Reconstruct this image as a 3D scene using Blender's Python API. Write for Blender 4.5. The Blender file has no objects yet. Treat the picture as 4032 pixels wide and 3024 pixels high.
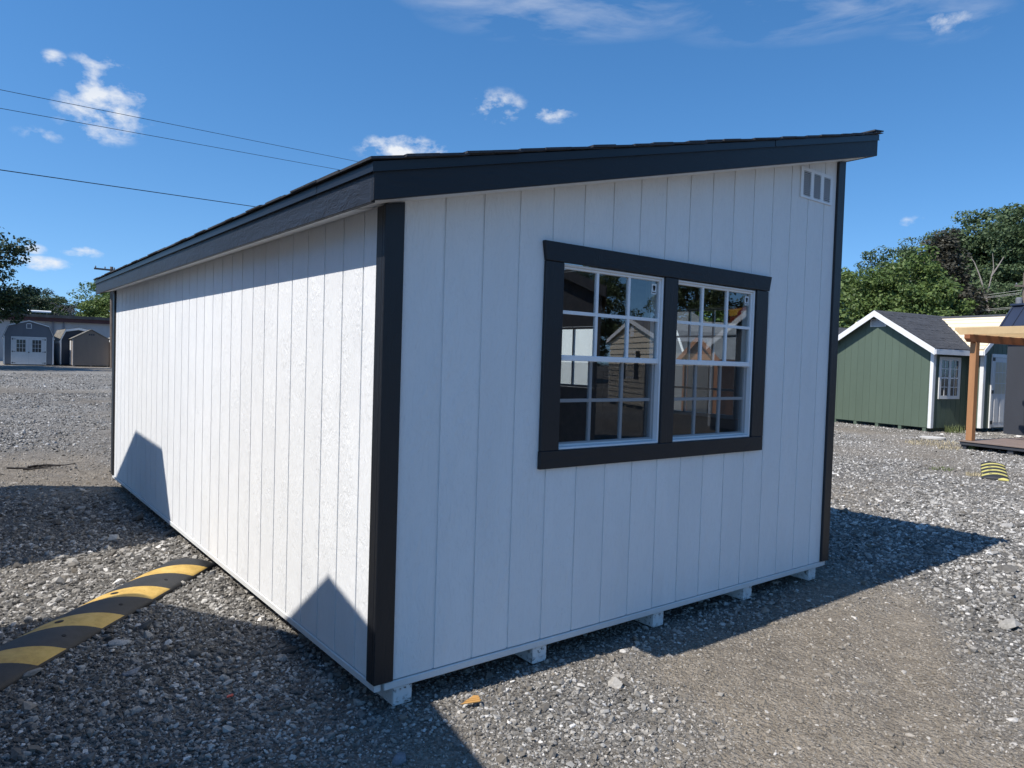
import bpy, math, random
import numpy as np
from mathutils import Matrix, Vector, Euler

random.seed(7)
RNG = np.random.default_rng(7)
S = bpy.context.scene
COL = S.collection
ZG = 0.122                      # siding bottom of the main shed above the ground

# ------------------------------------------------------------------ camera
cam_d = bpy.data.cameras.new('camera')
cam = bpy.data.objects.new('camera', cam_d)
COL.objects.link(cam)
cam_d.sensor_width = 36.0
cam_d.lens = 36.0 * 2846.2 / 4032.0
cam_d.clip_start = 0.05
cam_d.clip_end = 2000
CX, CY, CZ = -1.39516, -2.64531, 1.35420 + ZG
cam.matrix_world = Matrix(((0.7891422, -0.0042618, -0.6141957, CX),
                           (-0.6134447, 0.0444522, -0.7884857, CY),
                           (0.0306627, 0.9990024, 0.0324647, CZ),
                           (0, 0, 0, 1)))
S.camera = cam

# ------------------------------------------------------------------ sky, sun, exposure
SUN_EL = math.radians(52.2)
SUN_AZ = math.radians(-86.7)            # clockwise from +Y
world = bpy.data.worlds.new('World')
S.world = world
world.use_nodes = True
SKY_STRENGTH = 0.147
SUN_STRENGTH = 4.4

def build_world():
    nt = world.node_tree
    N, L = nt.nodes, nt.links
    bg = N['Background']
    sky = N.new('ShaderNodeTexSky')
    sky.sky_type = 'NISHITA'
    sky.sun_disc = False
    sky.sun_elevation = SUN_EL
    sky.sun_rotation = SUN_AZ
    sky.altitude = 300
    sky.air_density = 1.0
    sky.dust_density = 0.2
    sky.ozone_density = 1.5
    tc = N.new('ShaderNodeTexCoord')
    nrm = N.new('ShaderNodeVectorMath'); nrm.operation = 'NORMALIZE'
    L.new(tc.outputs['Generated'], nrm.inputs[0])
    D = nrm.outputs[0]

    def M(op, a, b=None, c=None, clamp=False):
        n = N.new('ShaderNodeMath'); n.operation = op; n.use_clamp = clamp
        for i, v in enumerate((a, b, c)):
            if v is None: continue
            if isinstance(v, (int, float)): n.inputs[i].default_value = v
            else: L.new(v, n.inputs[i])
        return n.outputs[0]

    def dot(vec):
        n = N.new('ShaderNodeVectorMath'); n.operation = 'DOT_PRODUCT'
        L.new(D, n.inputs[0]); n.inputs[1].default_value = vec
        return n.outputs['Value']

    def noise(scale, detail, rough, sx=1, sz=1, dist=0.0, off=0.0):
        mp = N.new('ShaderNodeMapping'); mp.inputs['Scale'].default_value = (sx, sx, sz)
        mp.inputs['Location'].default_value = (off, off * .7, 0)
        L.new(D, mp.inputs[0])
        n = N.new('ShaderNodeTexNoise'); n.inputs['Scale'].default_value = scale
        n.inputs['Detail'].default_value = detail; n.inputs['Roughness'].default_value = rough
        n.inputs['Distortion'].default_value = dist
        L.new(mp.outputs[0], n.inputs['Vector'])
        return n.outputs[0]
    # puffs: direction, angular half width, half height, thickness
    puffs = [((0.1358, 0.9526, 0.2724), 0.044, 0.036, .98), ((0.0892, 0.9449, 0.3149), 0.013, 0.008, .75),
             ((0.1308, 0.9386, 0.3192), 0.028, 0.009, .7), ((0.0813, 0.9684, 0.2356), 0.026, 0.007, .5),
             ((0.4657, 0.8423, 0.2690), 0.056, 0.019, 1.1), ((0.5586, 0.7622, 0.3270), 0.034, 0.020, .8),
             ((0.6132, 0.7223, 0.3200), 0.028, 0.011, .8),
             ((0.8549, 0.3471, 0.3856), 0.026, 0.014, .6), ((0.0845, 0.9919, 0.0950), 0.028, 0.008, 1.1),
             ((0.1215, 0.9862, 0.1124), 0.022, 0.007, 1.0), ((0.0733, 0.9912, 0.1102), 0.015, 0.006, .8),
             ((0.9014, 0.3943, 0.1787), 0.014, 0.007, .7), ((0.1652, 0.9427, 0.2899), 0.020, 0.013, .7),
             ((0.128, 0.9449, 0.2985), 0.018, 0.017, .8)]
    wisps = [((0.5992, 0.6738, 0.4300), 0.150, 0.030, .9), ((0.4995, 0.7483, 0.4420), 0.08, 0.020, .8),
             ((0.7966, 0.4403, 0.4142), 0.150, 0.030, .75), ((0.8549, 0.3471, 0.3856), 0.050, 0.022, .8)]

    def field(lst):
        total = None
        for c, w, h, k in lst:
            c = Vector(c).normalized()
            r = Vector((c.y, -c.x, 0)).normalized(); u = r.cross(c)
            a = M('DIVIDE', dot(r), w); b = M('DIVIDE', dot(u), h)
            e = M('ADD', M('MULTIPLY', a, a), M('MULTIPLY', b, b))
            m = M('MULTIPLY', M('MAXIMUM', M('SUBTRACT', 1.7, e), 0), k)
            total = m if total is None else M('MAXIMUM', total, m)
        return total
    total = field(puffs)
    nf = noise(30, 7, .60, 1, 1.7, .12)
    n2 = noise(11, 2, .5, 1, 1.5, .0, off=2.2)
    x = M('ADD', M('MULTIPLY', total, .62), M('MULTIPLY', M('SUBTRACT', nf, .5), 3.9))
    x = M('ADD', x, M('MULTIPLY', M('SUBTRACT', n2, .5), 1.6))
    cover = M('MULTIPLY', M('SUBTRACT', x, .46), M('MULTIPLY', total, 1.2, clamp=True), clamp=True)
    cover = M('MULTIPLY', cover, M('ADD', .30, M('MULTIPLY', total, .42)), clamp=True)
    wt = field(wisps)
    ws = noise(7.5, 7, .58, 1, 4.5, .35, off=1.3)
    wc = M('MULTIPLY', M('MULTIPLY', M('MAXIMUM', M('SUBTRACT', ws, .44), 0), 3.2), M('MULTIPLY', wt, .27), clamp=True)
    cover = M('MAXIMUM', cover, wc)
    # look a few degrees above the true line of sight: the day is dry and the horizon carries little haze
    lift = N.new('ShaderNodeVectorMath'); lift.operation = 'ADD'
    L.new(D, lift.inputs[0]); lift.inputs[1].default_value = (0, 0, .12)
    L.new(lift.outputs[0], sky.inputs['Vector'])
    hs = N.new('ShaderNodeHueSaturation'); hs.inputs['Saturation'].default_value = 1.30
    L.new(sky.outputs[0], hs.inputs['Color'])
    # sparse fair-weather wisps over the rest of the sky
    gl = M('MULTIPLY', M('MAXIMUM', M('SUBTRACT', noise(5.5, 5, .62, 1, 2.2, .2, off=5.3), .64), 0), 2.2, clamp=True)
    def sheet(cov):
        mix = N.new('ShaderNodeMixRGB')
        L.new(cov, mix.inputs[0]); L.new(hs.outputs[0], mix.inputs[1])
        mix.inputs[2].default_value = (4.6, 4.8, 5.1, 1)
        b = N.new('ShaderNodeBackground'); L.new(mix.outputs[0], b.inputs[0]); b.inputs[1].default_value = SKY_STRENGTH
        return b.outputs[0]
    north = M('GREATER_THAN', dot(Vector((.56, .79, .26)).normalized()), .70)     # the quarter of the sky where the puffs stand
    ms = N.new('ShaderNodeMixShader')
    L.new(north, ms.inputs[0]); L.new(sheet(gl), ms.inputs[1]); L.new(sheet(cover), ms.inputs[2])
    L.new(ms.outputs[0], N['World Output'].inputs[0])
    N.remove(bg)
build_world()

sun_d = bpy.data.lights.new('sun', 'SUN')
sun_d.energy = SUN_STRENGTH
sun_d.angle = math.radians(0.53)
sun_d.color = (1.0, 0.955, 0.89)
sun = bpy.data.objects.new('sun', sun_d)
COL.objects.link(sun)
to_sun = Vector((math.sin(SUN_AZ) * math.cos(SUN_EL), math.cos(SUN_AZ) * math.cos(SUN_EL), math.sin(SUN_EL)))
sun.rotation_euler = to_sun.to_track_quat('Z', 'Y').to_euler()
sun.location = (-20, 0, 30)

S.view_settings.view_transform = 'Standard'
S.view_settings.look = 'None'
S.view_settings.exposure = 0.35
S.view_settings.gamma = 1.0
S.view_settings.use_curve_mapping = False
S.render.engine = 'CYCLES'
S.cycles.use_denoising = True
S.cycles.max_bounces = 6
S.cycles.diffuse_bounces = 3
S.cycles.transparent_max_bounces = 16

# ------------------------------------------------------------------ mesh helpers
class MB:
    """collects convex hexahedra, prisms, tubes and plain faces for ONE mesh"""
    def __init__(s):
        s.v = []; s.f = []; s.sm = False

    def face(s, pts):
        i = len(s.v); s.v += [tuple(p) for p in pts]; s.f.append(tuple(range(i, i + len(pts)))); return s

    def prism(s, poly, ext):
        """poly: list of 3D points (convex), ext: extrusion vector"""
        n = len(poly); P = [Vector(p) for p in poly]; E = Vector(ext)
        nor = Vector((0, 0, 0))
        for i in range(n):
            nor += P[i].cross(P[(i + 1) % n])
        if nor.dot(E) > 0: P.reverse()
        i = len(s.v)
        s.v += [tuple(p) for p in P] + [tuple(p + E) for p in P]
        s.f.append(tuple(range(i, i + n)))
        s.f.append(tuple(range(i + 2 * n - 1, i + n - 1, -1)))
        for k in range(n):
            k2 = (k + 1) % n
            s.f.append((i + k2, i + k, i + n + k, i + n + k2))
        return s

    def box(s, x0, x1, y0, y1, z0, z1):
        return s.prism([(x0, y0, z0), (x1, y0, z0), (x1, y1, z0), (x0, y1, z0)], (0, 0, z1 - z0))

    def tube(s, pts, rad, n=8, cap=True):
        P = [Vector(p) for p in pts]
        R = rad if isinstance(rad, (list, tuple)) else [rad] * len(P)
        base = len(s.v); up = None
        for k, p in enumerate(P):
            t = (P[min(k + 1, len(P) - 1)] - P[max(k - 1, 0)]).normalized()
            if up is None:
                up = Vector((1, 0, 0)) if abs(t.x) < .8 else Vector((0, 1, 0))
            a = (up - t * up.dot(t)).normalized(); b = t.cross(a); up = a
            for j in range(n):
                w = 2 * math.pi * j / n
                s.v.append(tuple(p + (a * math.cos(w) + b * math.sin(w)) * R[k]))
        for k in range(len(P) - 1):
            for j in range(n):
                j2 = (j + 1) % n
                s.f.append((base + k * n + j, base + k * n + j2, base + (k + 1) * n + j2, base + (k + 1) * n + j))
        if cap:
            s.f.append(tuple(base + j for j in range(n - 1, -1, -1)))
            s.f.append(tuple(base + (len(P) - 1) * n + j for j in range(n)))
        return s

    def mesh(s, name, mat=None, smooth=False):
        me = bpy.data.meshes.new(name)
        me.from_pydata(s.v, [], s.f)
        if mat: me.materials.append(mat)
        if smooth:
            me.polygons.foreach_set('use_smooth', [True] * len(me.polygons))
        me.update()
        return me

def link(name, data, parent=None, loc=None, rot=None, bevel=0):
    o = bpy.data.objects.new(name, data)
    COL.objects.link(o)
    if parent: o.parent = parent
    if loc is not None: o.location = loc
    if rot is not None: o.rotation_euler = rot
    if bevel:
        m = o.modifiers.new('bevel', 'BEVEL'); m.width = bevel; m.segments = 1; m.limit_method = 'ANGLE'
    return o

def part(name, mb, mat, parent=None, bevel=0, smooth=False):
    return link(name, mb.mesh(name, mat, smooth), parent, bevel=bevel)

def tag(o, label=None, cat=None, group=None, kind=None):
    if label: o['label'] = label
    if cat: o['category'] = cat
    if group: o['group'] = group
    if kind: o['kind'] = kind
    return o

def thing(name, label, cat, loc=(0, 0, 0), rz=0.0, group=None):
    o = link(name, None, None, loc, (0, 0, rz))
    o.empty_display_size = .2
    return tag(o, label, cat, group)

def np_mesh(name, verts, tris_or_quads, mat):
    """fast mesh from numpy arrays; faces is (n,k)"""
    me = bpy.data.meshes.new(name)
    nf, k = tris_or_quads.shape
    me.vertices.add(len(verts)); me.vertices.foreach_set('co', verts.astype(np.float32).ravel())
    me.loops.add(nf * k); me.loops.foreach_set('vertex_index', tris_or_quads.astype(np.int32).ravel())
    me.polygons.add(nf); me.polygons.foreach_set('loop_start', np.arange(0, nf * k, k, dtype=np.int32))
    me.update(calc_edges=True)
    me.shade_flat()
    if mat: me.materials.append(mat)
    return me

# ------------------------------------------------------------------ materials
def srgb(r, g, b):
    f = lambda c: (c / 255 / 12.92) if c / 255 <= .04045 else ((c / 255 + .055) / 1.055) ** 2.4
    return (f(r), f(g), f(b), 1)

class NT:
    def __init__(s, name):
        s.m = bpy.data.materials.new(name); s.m.use_nodes = True
        s.nt = s.m.node_tree; s.N = s.nt.nodes; s.L = s.nt.links
        s.b = s.N['Principled BSDF']
    def new(s, t, **kw):
        n = s.N.new(t)
        for k, v in kw.items(): setattr(n, k, v)
        return n
    def lk(s, a, b): s.L.new(a, b)
    def math(s, op, a, b=0.0, clamp=False):
        n = s.new('ShaderNodeMath', operation=op, use_clamp=clamp)
        for i, v in enumerate((a, b)):
            if isinstance(v, (int, float)): n.inputs[i].default_value = v
            else: s.lk(v, n.inputs[i])
        return n.outputs[0]
    def coords(s, scale=(1, 1, 1), rand=0.0, kind='Object'):
        tc = s.new('ShaderNodeTexCoord')
        mp = s.new('ShaderNodeMapping'); mp.inputs['Scale'].default_value = scale
        if rand:
            oi = s.new('ShaderNodeObjectInfo')
            ad = s.new('ShaderNodeVectorMath', operation='ADD')
            mu = s.math('MULTIPLY', oi.outputs['Random'], rand)
            s.lk(tc.outputs[kind], ad.inputs[0]); s.lk(mu, ad.inputs[1]); s.lk(ad.outputs[0], mp.inputs[0])
        else:
            s.lk(tc.outputs[kind], mp.inputs[0])
        return mp.outputs[0]
    def noise(s, vec, scale, detail=4, rough=.55, dist=0.0):
        n = s.new('ShaderNodeTexNoise')
        n.inputs['Scale'].default_value = scale; n.inputs['Detail'].default_value = detail
        n.inputs['Roughness'].default_value = rough; n.inputs['Distortion'].default_value = dist
        if vec is not None: s.lk(vec, n.inputs['Vector'])
        return n.outputs[0]
    def ramp(s, fac, stops):
        r = s.new('ShaderNodeValToRGB')
        e = r.color_ramp.elements
        while len(e) < len(stops): e.new(.5)
        for x, (p, c) in zip(e, stops): x.position = p; x.color = c if len(c) == 4 else (*c, 1)
        s.lk(fac, r.inputs[0]); return r.outputs[0]
    def mix(s, fac, a, b, mode='MIX'):
        n = s.new('ShaderNodeMixRGB', blend_type=mode)
        for i, v in enumerate((fac, a, b)):
            if isinstance(v, (int, float)): n.inputs[i].default_value = v
            elif isinstance(v, tuple): n.inputs[i].default_value = v if len(v) == 4 else (*v, 1)
            else: s.lk(v, n.inputs[i])
        return n.outputs[0]
    def bump(s, h, dist=.01, strength=1.0):
        n = s.new('ShaderNodeBump'); n.inputs['Distance'].default_value = dist; n.inputs['Strength'].default_value = strength
        s.lk(h, n.inputs['Height']); s.lk(n.outputs[0], s.b.inputs['Normal'])
    def set(s, color=None, rough=None, metal=None, spec=None):
        if color is not None:
            if isinstance(color, tuple): s.b.inputs['Base Color'].default_value = color if len(color) == 4 else (*color, 1)
            else: s.lk(color, s.b.inputs['Base Color'])
        if rough is not None:
            if isinstance(rough, (int, float)): s.b.inputs['Roughness'].default_value = rough
            else: s.lk(rough, s.b.inputs['Roughness'])
        if metal is not None: s.b.inputs['Metallic'].default_value = metal
        if spec is not None: s.b.inputs['Specular IOR Level'].default_value = spec
        return s.m

def plain(name, col, rough=.6, var=.12, scale=6, metal=0, spec=.4, bump=0.0):
    t = NT(name)
    v = t.coords(rand=11.0)
    n = t.noise(v, scale, 5, .6)
    c = tuple(col[:3])
    lo = tuple(x * (1 - var) for x in c); hi = tuple(min(1, x * (1 + var)) for x in c)
    t.set(t.ramp(n, [(.3, lo), (.7, hi)]), rough, metal, spec)
    if bump: t.bump(t.noise(v, scale * 12, 3), bump)
    return t.m

def grain(name, col, axis='z', rough=.55, depth=.0035, var=.05, spec=.35, ripple=True):
    """embossed wood-grain siding paint; axis = direction the grain runs"""
    t = NT(name)
    k = {'z': (1, 1, .10), 'y': (1, .07, 1), 'x': (.07, 1, 1)}[axis]
    v = t.coords(k, rand=9.0)
    wv = t.coords((1, 1, 1), rand=9.0)
    warp = t.noise(wv, 3.0, 2, .5)
    ad = t.new('ShaderNodeVectorMath', operation='ADD')
    sc = t.math('MULTIPLY', warp, .22)
    t.lk(v, ad.inputs[0]); t.lk(sc, ad.inputs[1])
    g1 = t.noise(ad.outputs[0], 34, 4, .6, .5)
    g2 = t.noise(ad.outputs[0], 110, 3, .6)
    k2 = {'z': (1, 1, .45), 'y': (1, .4, 1), 'x': (.4, 1, 1)}[axis]
    rp = t.noise(t.coords(k2, rand=5.0), 40, 3, .55, 1.2)
    msk = t.ramp(t.noise(t.coords({'z': (1, 1, .3), 'y': (1, .3, 1), 'x': (.3, 1, 1)}[axis], rand=3.0), 7, 2), [(.42, (0, 0, 0)), (.6, (1, 1, 1))])
    h = t.math('ADD', t.math('MULTIPLY', g1, .75), t.math('MULTIPLY', g2, .3))
    if ripple: h = t.math('ADD', h, t.math('MULTIPLY', t.math('MULTIPLY', rp, msk), .9))
    c = tuple(col[:3])
    dirt = t.noise(t.coords((1, 1, .35), rand=2.0), 2.2, 6, .65)
    base = t.ramp(dirt, [(.25, tuple(x * (1 - var * 1.6) for x in c)), (.65, c), (.85, tuple(min(.9, x * (1 + var)) for x in c))])
    fine = t.mix(t.ramp(g2, [(.25, (.5, .5, .5)), (.5, (0, 0, 0))]), base, tuple(x * .86 for x in c))
    t.set(fine, rough, 0, spec)
    t.bump(h, depth)
    return t.m

WHITE = (.80, .80, .79)
BLACK = (.011, .012, .015)
m_white = grain('white_siding_paint', WHITE, rough=.68, depth=.0062, spec=.15)
m_white_plain = plain('white_trim_paint', (.78, .78, .77), .5, .05)
m_vinyl = plain('white_vinyl', (.80, .80, .80), .35, .03)
m_black_v = grain('black_trim_paint_upright', BLACK, 'z', .45, .0022, .12, .5, False)
m_black_y = grain('black_trim_paint_lengthwise', (.018, .020, .026), 'y', .50, .0050, .12, .5)
m_black_x = grain('black_trim_paint_crosswise', BLACK, 'x', .5, .003, .12, .45, False)
m_drip = plain('black_drip_metal', (.011, .012, .015), .38, .1, 3, 0, .5)
m_inside = plain('bare_sheathing', (.30, .24, .17), .8, .2, 9)
m_stud = grain('bare_stud_wood', (.42, .31, .19), 'z', .7, .001, .15, .3, False)
m_floor = plain('plywood_floor', (.30, .22, .13), .75, .2, 5)
m_dark = plain('dark_recess', (.012, .012, .014), .8, .1)

def shingle_mat(name, a, b, c):
    t = NT(name)
    v = t.coords((1, 1, 1), rand=7.0)
    oi = t.new('ShaderNodeObjectInfo')
    n = t.noise(v, 9, 5, .7)
    gr = t.noise(v, 420, 2, .6)
    blot = t.ramp(n, [(.3, a), (.5, b), (.72, c)])
    col = t.mix(t.math('MULTIPLY', oi.outputs['Random'], .45), blot, a)
    col = t.mix(t.ramp(gr, [(.35, (.65, .65, .65)), (.6, (0, 0, 0))]), col, tuple(x * .35 for x in b))
    t.set(col, .9, 0, .25)
    t.bump(gr, .002)
    return t.m
m_shingle = shingle_mat('charcoal_shingle', (.050, .052, .057), (.085, .088, .097), (.125, .129, .140))
m_shingle_tan = shingle_mat('weathered_tan_shingle', (.20, .185, .16), (.29, .27, .235), (.37, .345, .30))
m_shingle_grey = shingle_mat('grey_shingle', (.12, .12, .125), (.17, .17, .175), (.23, .23, .235))

def glass_mat(name='window_glass', f0=.15, tint=(.84, .88, .87)):
    t = NT(name)
    t.N.remove(t.b)
    out = t.N['Material Output']
    geo = t.new('ShaderNodeNewGeometry')
    dt = t.new('ShaderNodeVectorMath', operation='DOT_PRODUCT'); t.lk(geo.outputs['Normal'], dt.inputs[0]); t.lk(geo.outputs['Incoming'], dt.inputs[1])
    fc = t.math('ADD', f0, t.math('MULTIPLY', t.math('POWER', t.math('SUBTRACT', 1.0, t.math('ABSOLUTE', dt.outputs['Value'])), 5.0), 1 - f0))
    tr = t.new('ShaderNodeBsdfTransparent'); tr.inputs[0].default_value = (*tint, 1)
    gl = t.new('ShaderNodeBsdfGlossy'); gl.inputs['Roughness'].default_value = .0
    gl.inputs[0].default_value = (.95, .97, 1, 1)
    v = t.coords((1, 1, 1), rand=3.0)
    bp = t.new('ShaderNodeBump'); bp.inputs['Distance'].default_value = .0012; bp.inputs['Strength'].default_value = .25
    t.lk(t.noise(v, 2.2, 1, .4), bp.inputs['Height']); t.lk(bp.outputs[0], gl.inputs['Normal'])
    mx = t.new('ShaderNodeMixShader')
    t.lk(fc, mx.inputs[0]); t.lk(tr.outputs[0], mx.inputs[1]); t.lk(gl.outputs[0], mx.inputs[2])
    t.lk(mx.outputs[0], out.inputs[0])
    return t.m
m_glass = glass_mat()
m_glass_dark = plain('far_window_glass', (.02, .023, .028), .08, .2, 3, 0, .6)

def screen_mat():
    t = NT('insect_screen'); t.N.remove(t.b)
    tr = t.new('ShaderNodeBsdfTransparent'); df = t.new('ShaderNodeBsdfDiffuse')
    df.inputs[0].default_value = (.03, .03, .032, 1)
    mx = t.new('ShaderNodeMixShader'); mx.inputs[0].default_value = .42
    t.lk(tr.outputs[0], mx.inputs[1]); t.lk(df.outputs[0], mx.inputs[2]); t.lk(mx.outputs[0], t.N['Material Output'].inputs[0])
    return t.m
m_screen = screen_mat()

# ------------------------------------------------------------------ wall builder
class Frame:
    """wall plane: a along the wall, z up, d outward"""
    def __init__(s, o, a, n): s.o = Vector(o); s.a = Vector(a); s.n = Vector(n)
    def p(s, a, z, d): return s.o + s.a * a + s.n * d + Vector((0, 0, z))
    def quad(s, mb, pts, d0, d1):
        mb.prism([s.p(a, z, d0) for a, z in pts], s.n * (d1 - d0)); return mb
    def rect(s, mb, a0, a1, z0, z1, d0, d1):
        return s.quad(mb, [(a0, z0), (a1, z0), (a1, z1), (a0, z1)], d0, d1)

def slab_pieces(a0, a1, zb, top, breaks, holes):
    cuts = sorted({a0, a1, *[b for b in breaks if a0 < b < a1],
                   *[e for h in holes for e in h[:2] if a0 < e < a1]})
    out = []
    for l, r in zip(cuts[:-1], cuts[1:]):
        if r - l < 1e-4: continue
        mid = (l + r) / 2
        spans = [(zb, None)]
        for h in sorted([h for h in holes if h[0] < mid < h[1]], key=lambda h: h[2]):
            lo, hi = spans.pop()
            spans += [(lo, h[2]), (h[3], None)]
        for lo, hi in spans:
            if hi is None: out.append([(l, lo), (r, lo), (r, top(r)), (l, top(l))])
            elif hi - lo > 1e-4: out.append([(l, lo), (r, lo), (r, hi), (l, hi)])
    return out

def slab_with_holes(mb, fr, a0, a1, zb, top, breaks, holes, d0, d1):
    for q in slab_pieces(a0, a1, zb, top, breaks, holes): fr.quad(mb, q, d0, d1)

def board_wall(parent, fr, A, zb, top, breaks, holes, mat, mat_in, first=.2032, pitch=.2032, groove=.011,
               thick=.0055, name='wall', back=.012, boards=True):
    """sheathing panel (one part) carrying one siding_board child per board; face of the boards at d=0"""
    mb = MB(); slab_with_holes(mb, fr, 0, A, zb, top, breaks, holes, -thick - back, -thick)
    me = mb.mesh(name, mat_in)
    me.materials.append(mat)
    for q in me.polygons:
        if q.normal.dot(fr.n) > .9: q.material_index = 1
    w = link(name, me, parent)
    edges = [0]; x = first
    while x < A - .01: edges.append(x); x += pitch
    edges.append(A)
    for l, r in zip(edges[:-1], edges[1:]):
        pieces = slab_pieces(l + (groove / 2 if l > 0 else 0), r - (groove / 2 if r < A else 0), zb, top, breaks, holes)
        whole = not any(h[0] < r and h[1] > l for h in holes)
        if whole:
            mb = MB()
            for q in pieces: fr.quad(mb, q, -thick, 0)
            part('siding_board', mb, mat, w)
        else:
            for q in pieces: part('siding_board', fr.quad(MB(), q, -thick, 0), mat, w)
    return w

def lerp_top(prof):
    xs = [p[0] for p in prof]; zs = [p[1] for p in prof]
    return lambda a: float(np.interp(a, xs, zs))

# ------------------------------------------------------------------ roofs
def shingle_meshes(mat, length=1.0, expo=.143, n=5, seed=3):
    """strips of laminated shingles: x runs up the slope, y along the eave, z off the deck"""
    rnd = random.Random(seed); out = []
    for k in range(n):
        mb = MB()
        d = expo * 2.05
        mb.prism([(0, 0, .006), (0, length, .006), (d, length, 0), (d, 0, 0)], (0, 0, .004))
        y = 0.0
        while y < length - .02:
            w = min(rnd.uniform(.09, .24), length - y)
            j = rnd.uniform(-.004, .006); t = rnd.uniform(.004, .0075)
            mb.prism([(j, y + .002, .010), (j, y + w - .002, .010), (expo + .01, y + w - .002, .0075), (expo + .01, y + .002, .0075)], (0, 0, t))
            y += w + rnd.choice((0.0, rnd.uniform(.04, .13)))
        out.append(mb.mesh('shingle', mat))
    return out

def shingle_slope(parent, meshes, origin, up, along, nrm, slope_len, run, expo=.143, length=1.0, seed=1):
    """lay strips on a slope; origin = lower corner, up / along / nrm unit vectors"""
    rnd = random.Random(seed)
    up, along, nrm = Vector(up).normalized(), Vector(along).normalized(), Vector(nrm).normalized()
    if up.cross(along).dot(nrm) < 0:
        origin = Vector(origin) + along * run; along = -along
    rows = int(math.ceil(slope_len / expo))
    for i in range(rows):
        off = -rnd.uniform(0, .6) * length
        y = 0.0
        k = 0
        while y < run - .01:
            ln = min(length if k else length + off, run - y); k += 1
            ps = Vector(origin) + up * (i * expo) + along * y
            me = rnd.choice(meshes)
            o = bpy.data.objects.new('shingle', me); COL.objects.link(o); o.parent = parent
            lift = rnd.uniform(0, .0035)
            jig = rnd.uniform(-.012, .012) if (y < .01 or y + ln > run - .01) else 0
            q = min(1.0, max(.15, (slope_len - i * expo + .012) / (2.05 * expo)))      # the top courses are cut short at the ridge
            o.matrix_local = Matrix(((up.x * q, along.x * ln / length, nrm.x, ps.x + nrm.x * lift + along.x * jig),
                                     (up.y * q, along.y * ln / length, nrm.y, ps.y + nrm.y * lift + along.y * jig),
                                     (up.z * q, along.z * ln / length, nrm.z, ps.z + nrm.z * lift + along.z * jig),
                                     (0, 0, 0, 1)))
            y += ln

# ------------------------------------------------------------------ main shed
LEN, WID = 6.096, 3.540
SLOPE = .2390
under = lambda x: 1.975 + SLOPE * x            # underside of the roof at the walls
rtop = lambda x: 2.072 + SLOPE * (x + .155)    # top of the roof deck
shed = thing('lean_to_shed', 'large white lean-to shed with black trim and a twin window in its end wall', 'shed')

# walls -------------------------------------------------------------
end_fr = Frame((0, 0, ZG), (1, 0, 0), (0, -1, 0))
holes_end = [(.945, 1.703, .918, 1.840), (1.797, 2.562, .918, 1.840)]
board_wall(shed, end_fr, WID, 0, under, [], holes_end, m_white, m_inside, first=.0723, name='end_wall')
side_fr = Frame((0, LEN, ZG), (0, -1, 0), (-1, 0, 0))
board_wall(shed, side_fr, LEN, 0, lambda a: under(0), [], [], m_white, m_inside, first=.2032, name='side_wall')
front_fr = Frame((WID, 0, ZG), (0, 1, 0), (1, 0, 0))
FW = (.745, 1.53, .94, 1.84); FD = (2.37, 3.02, 1.11, 1.71); FT = (2.15, 3.35, 2.262, 2.60)
board_wall(shed, front_fr, LEN, 0, lambda a: under(WID), [], [FW, FD, FT], m_white, m_inside, name='front_wall')
far_fr = Frame((WID, LEN, ZG), (-1, 0, 0), (0, 1, 0))
board_wall(shed, far_fr, WID, 0, lambda a: under(WID - a), [], [], m_white, m_inside, first=.2, pitch=.4, name='back_wall')

# studs and floor inside ---------------------------------------------
for y in (.62, 1.64, 2.25, 3.14, 3.75, 4.36, 4.97):
    part('stud', MB().box(WID - .022 - .089, WID - .022, y, y + .038, ZG + .03, ZG + 2.80), m_stud, shed)
for x in (.86, 1.73, 2.63, 3.15):
    part('stud', MB().box(x - .019, x + .019, .022, .111, ZG + .03, ZG + under(x) - .03), m_stud, shed)
part('floor', MB().box(.02, WID - .02, .02, LEN - .02, ZG + .002, ZG + .022), m_floor, shed)
for x in (.6, 1.2, 1.8, 2.4, 3.0):
    part('ceiling_joist', MB().prism([(x, .03, ZG + under(x) - .14), (x + .038, .03, ZG + under(x) - .14), (x + .038, .03, ZG + under(x) - .002), (x, .03, ZG + under(x) - .002)], (0, LEN - .06, 0)), m_stud, shed)

# skirt and skids -----------------------------------------------------
m_skirt = grain('white_skirt_paint', (.72, .72, .70), 'x', .5, .002, .1, .35, False)
def worn_skid():
    t = NT('worn_white_skid')
    v = t.coords((1, 1, 1), rand=4.0)
    chips = t.ramp(t.noise(v, 55, 5, .7), [(.56, (0, 0, 0)), (.60, (1, 1, 1))])
    low = t.ramp(t.noise(t.coords((1, 1, 2.5)), 14, 4, .65), [(.40, (0, 0, 0)), (.62, (1, 1, 1))])
    t.set(t.mix(t.math('MULTIPLY', chips, low), (.70, .70, .68), (.16, .13, .10)), .7, 0, .25)
    t.bump(chips, .002)
    return t.m
m_skid = worn_skid()
part('skirt_board', MB().box(.036, 3.515, -.007, .03, ZG - .036, ZG - .004), m_skirt, shed, bevel=.003)
part('skirt_board', MB().box(-.007, .025, .0, LEN, ZG - .036, ZG - .004), m_skirt, shed, bevel=.003)
part('skirt_board', MB().box(WID - .02, WID + .006, .0, LEN, ZG - .036, ZG - .004), m_skirt, shed)
for x0, x1 in ((.086, .177), (.848, .937), (1.725, 1.812), (2.579, 2.668), (3.346, 3.437)):
    part('skid', MB().box(x0, x1, .004, LEN - .01, 0.002, ZG - .034), m_skid, shed, bevel=.004)

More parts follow.
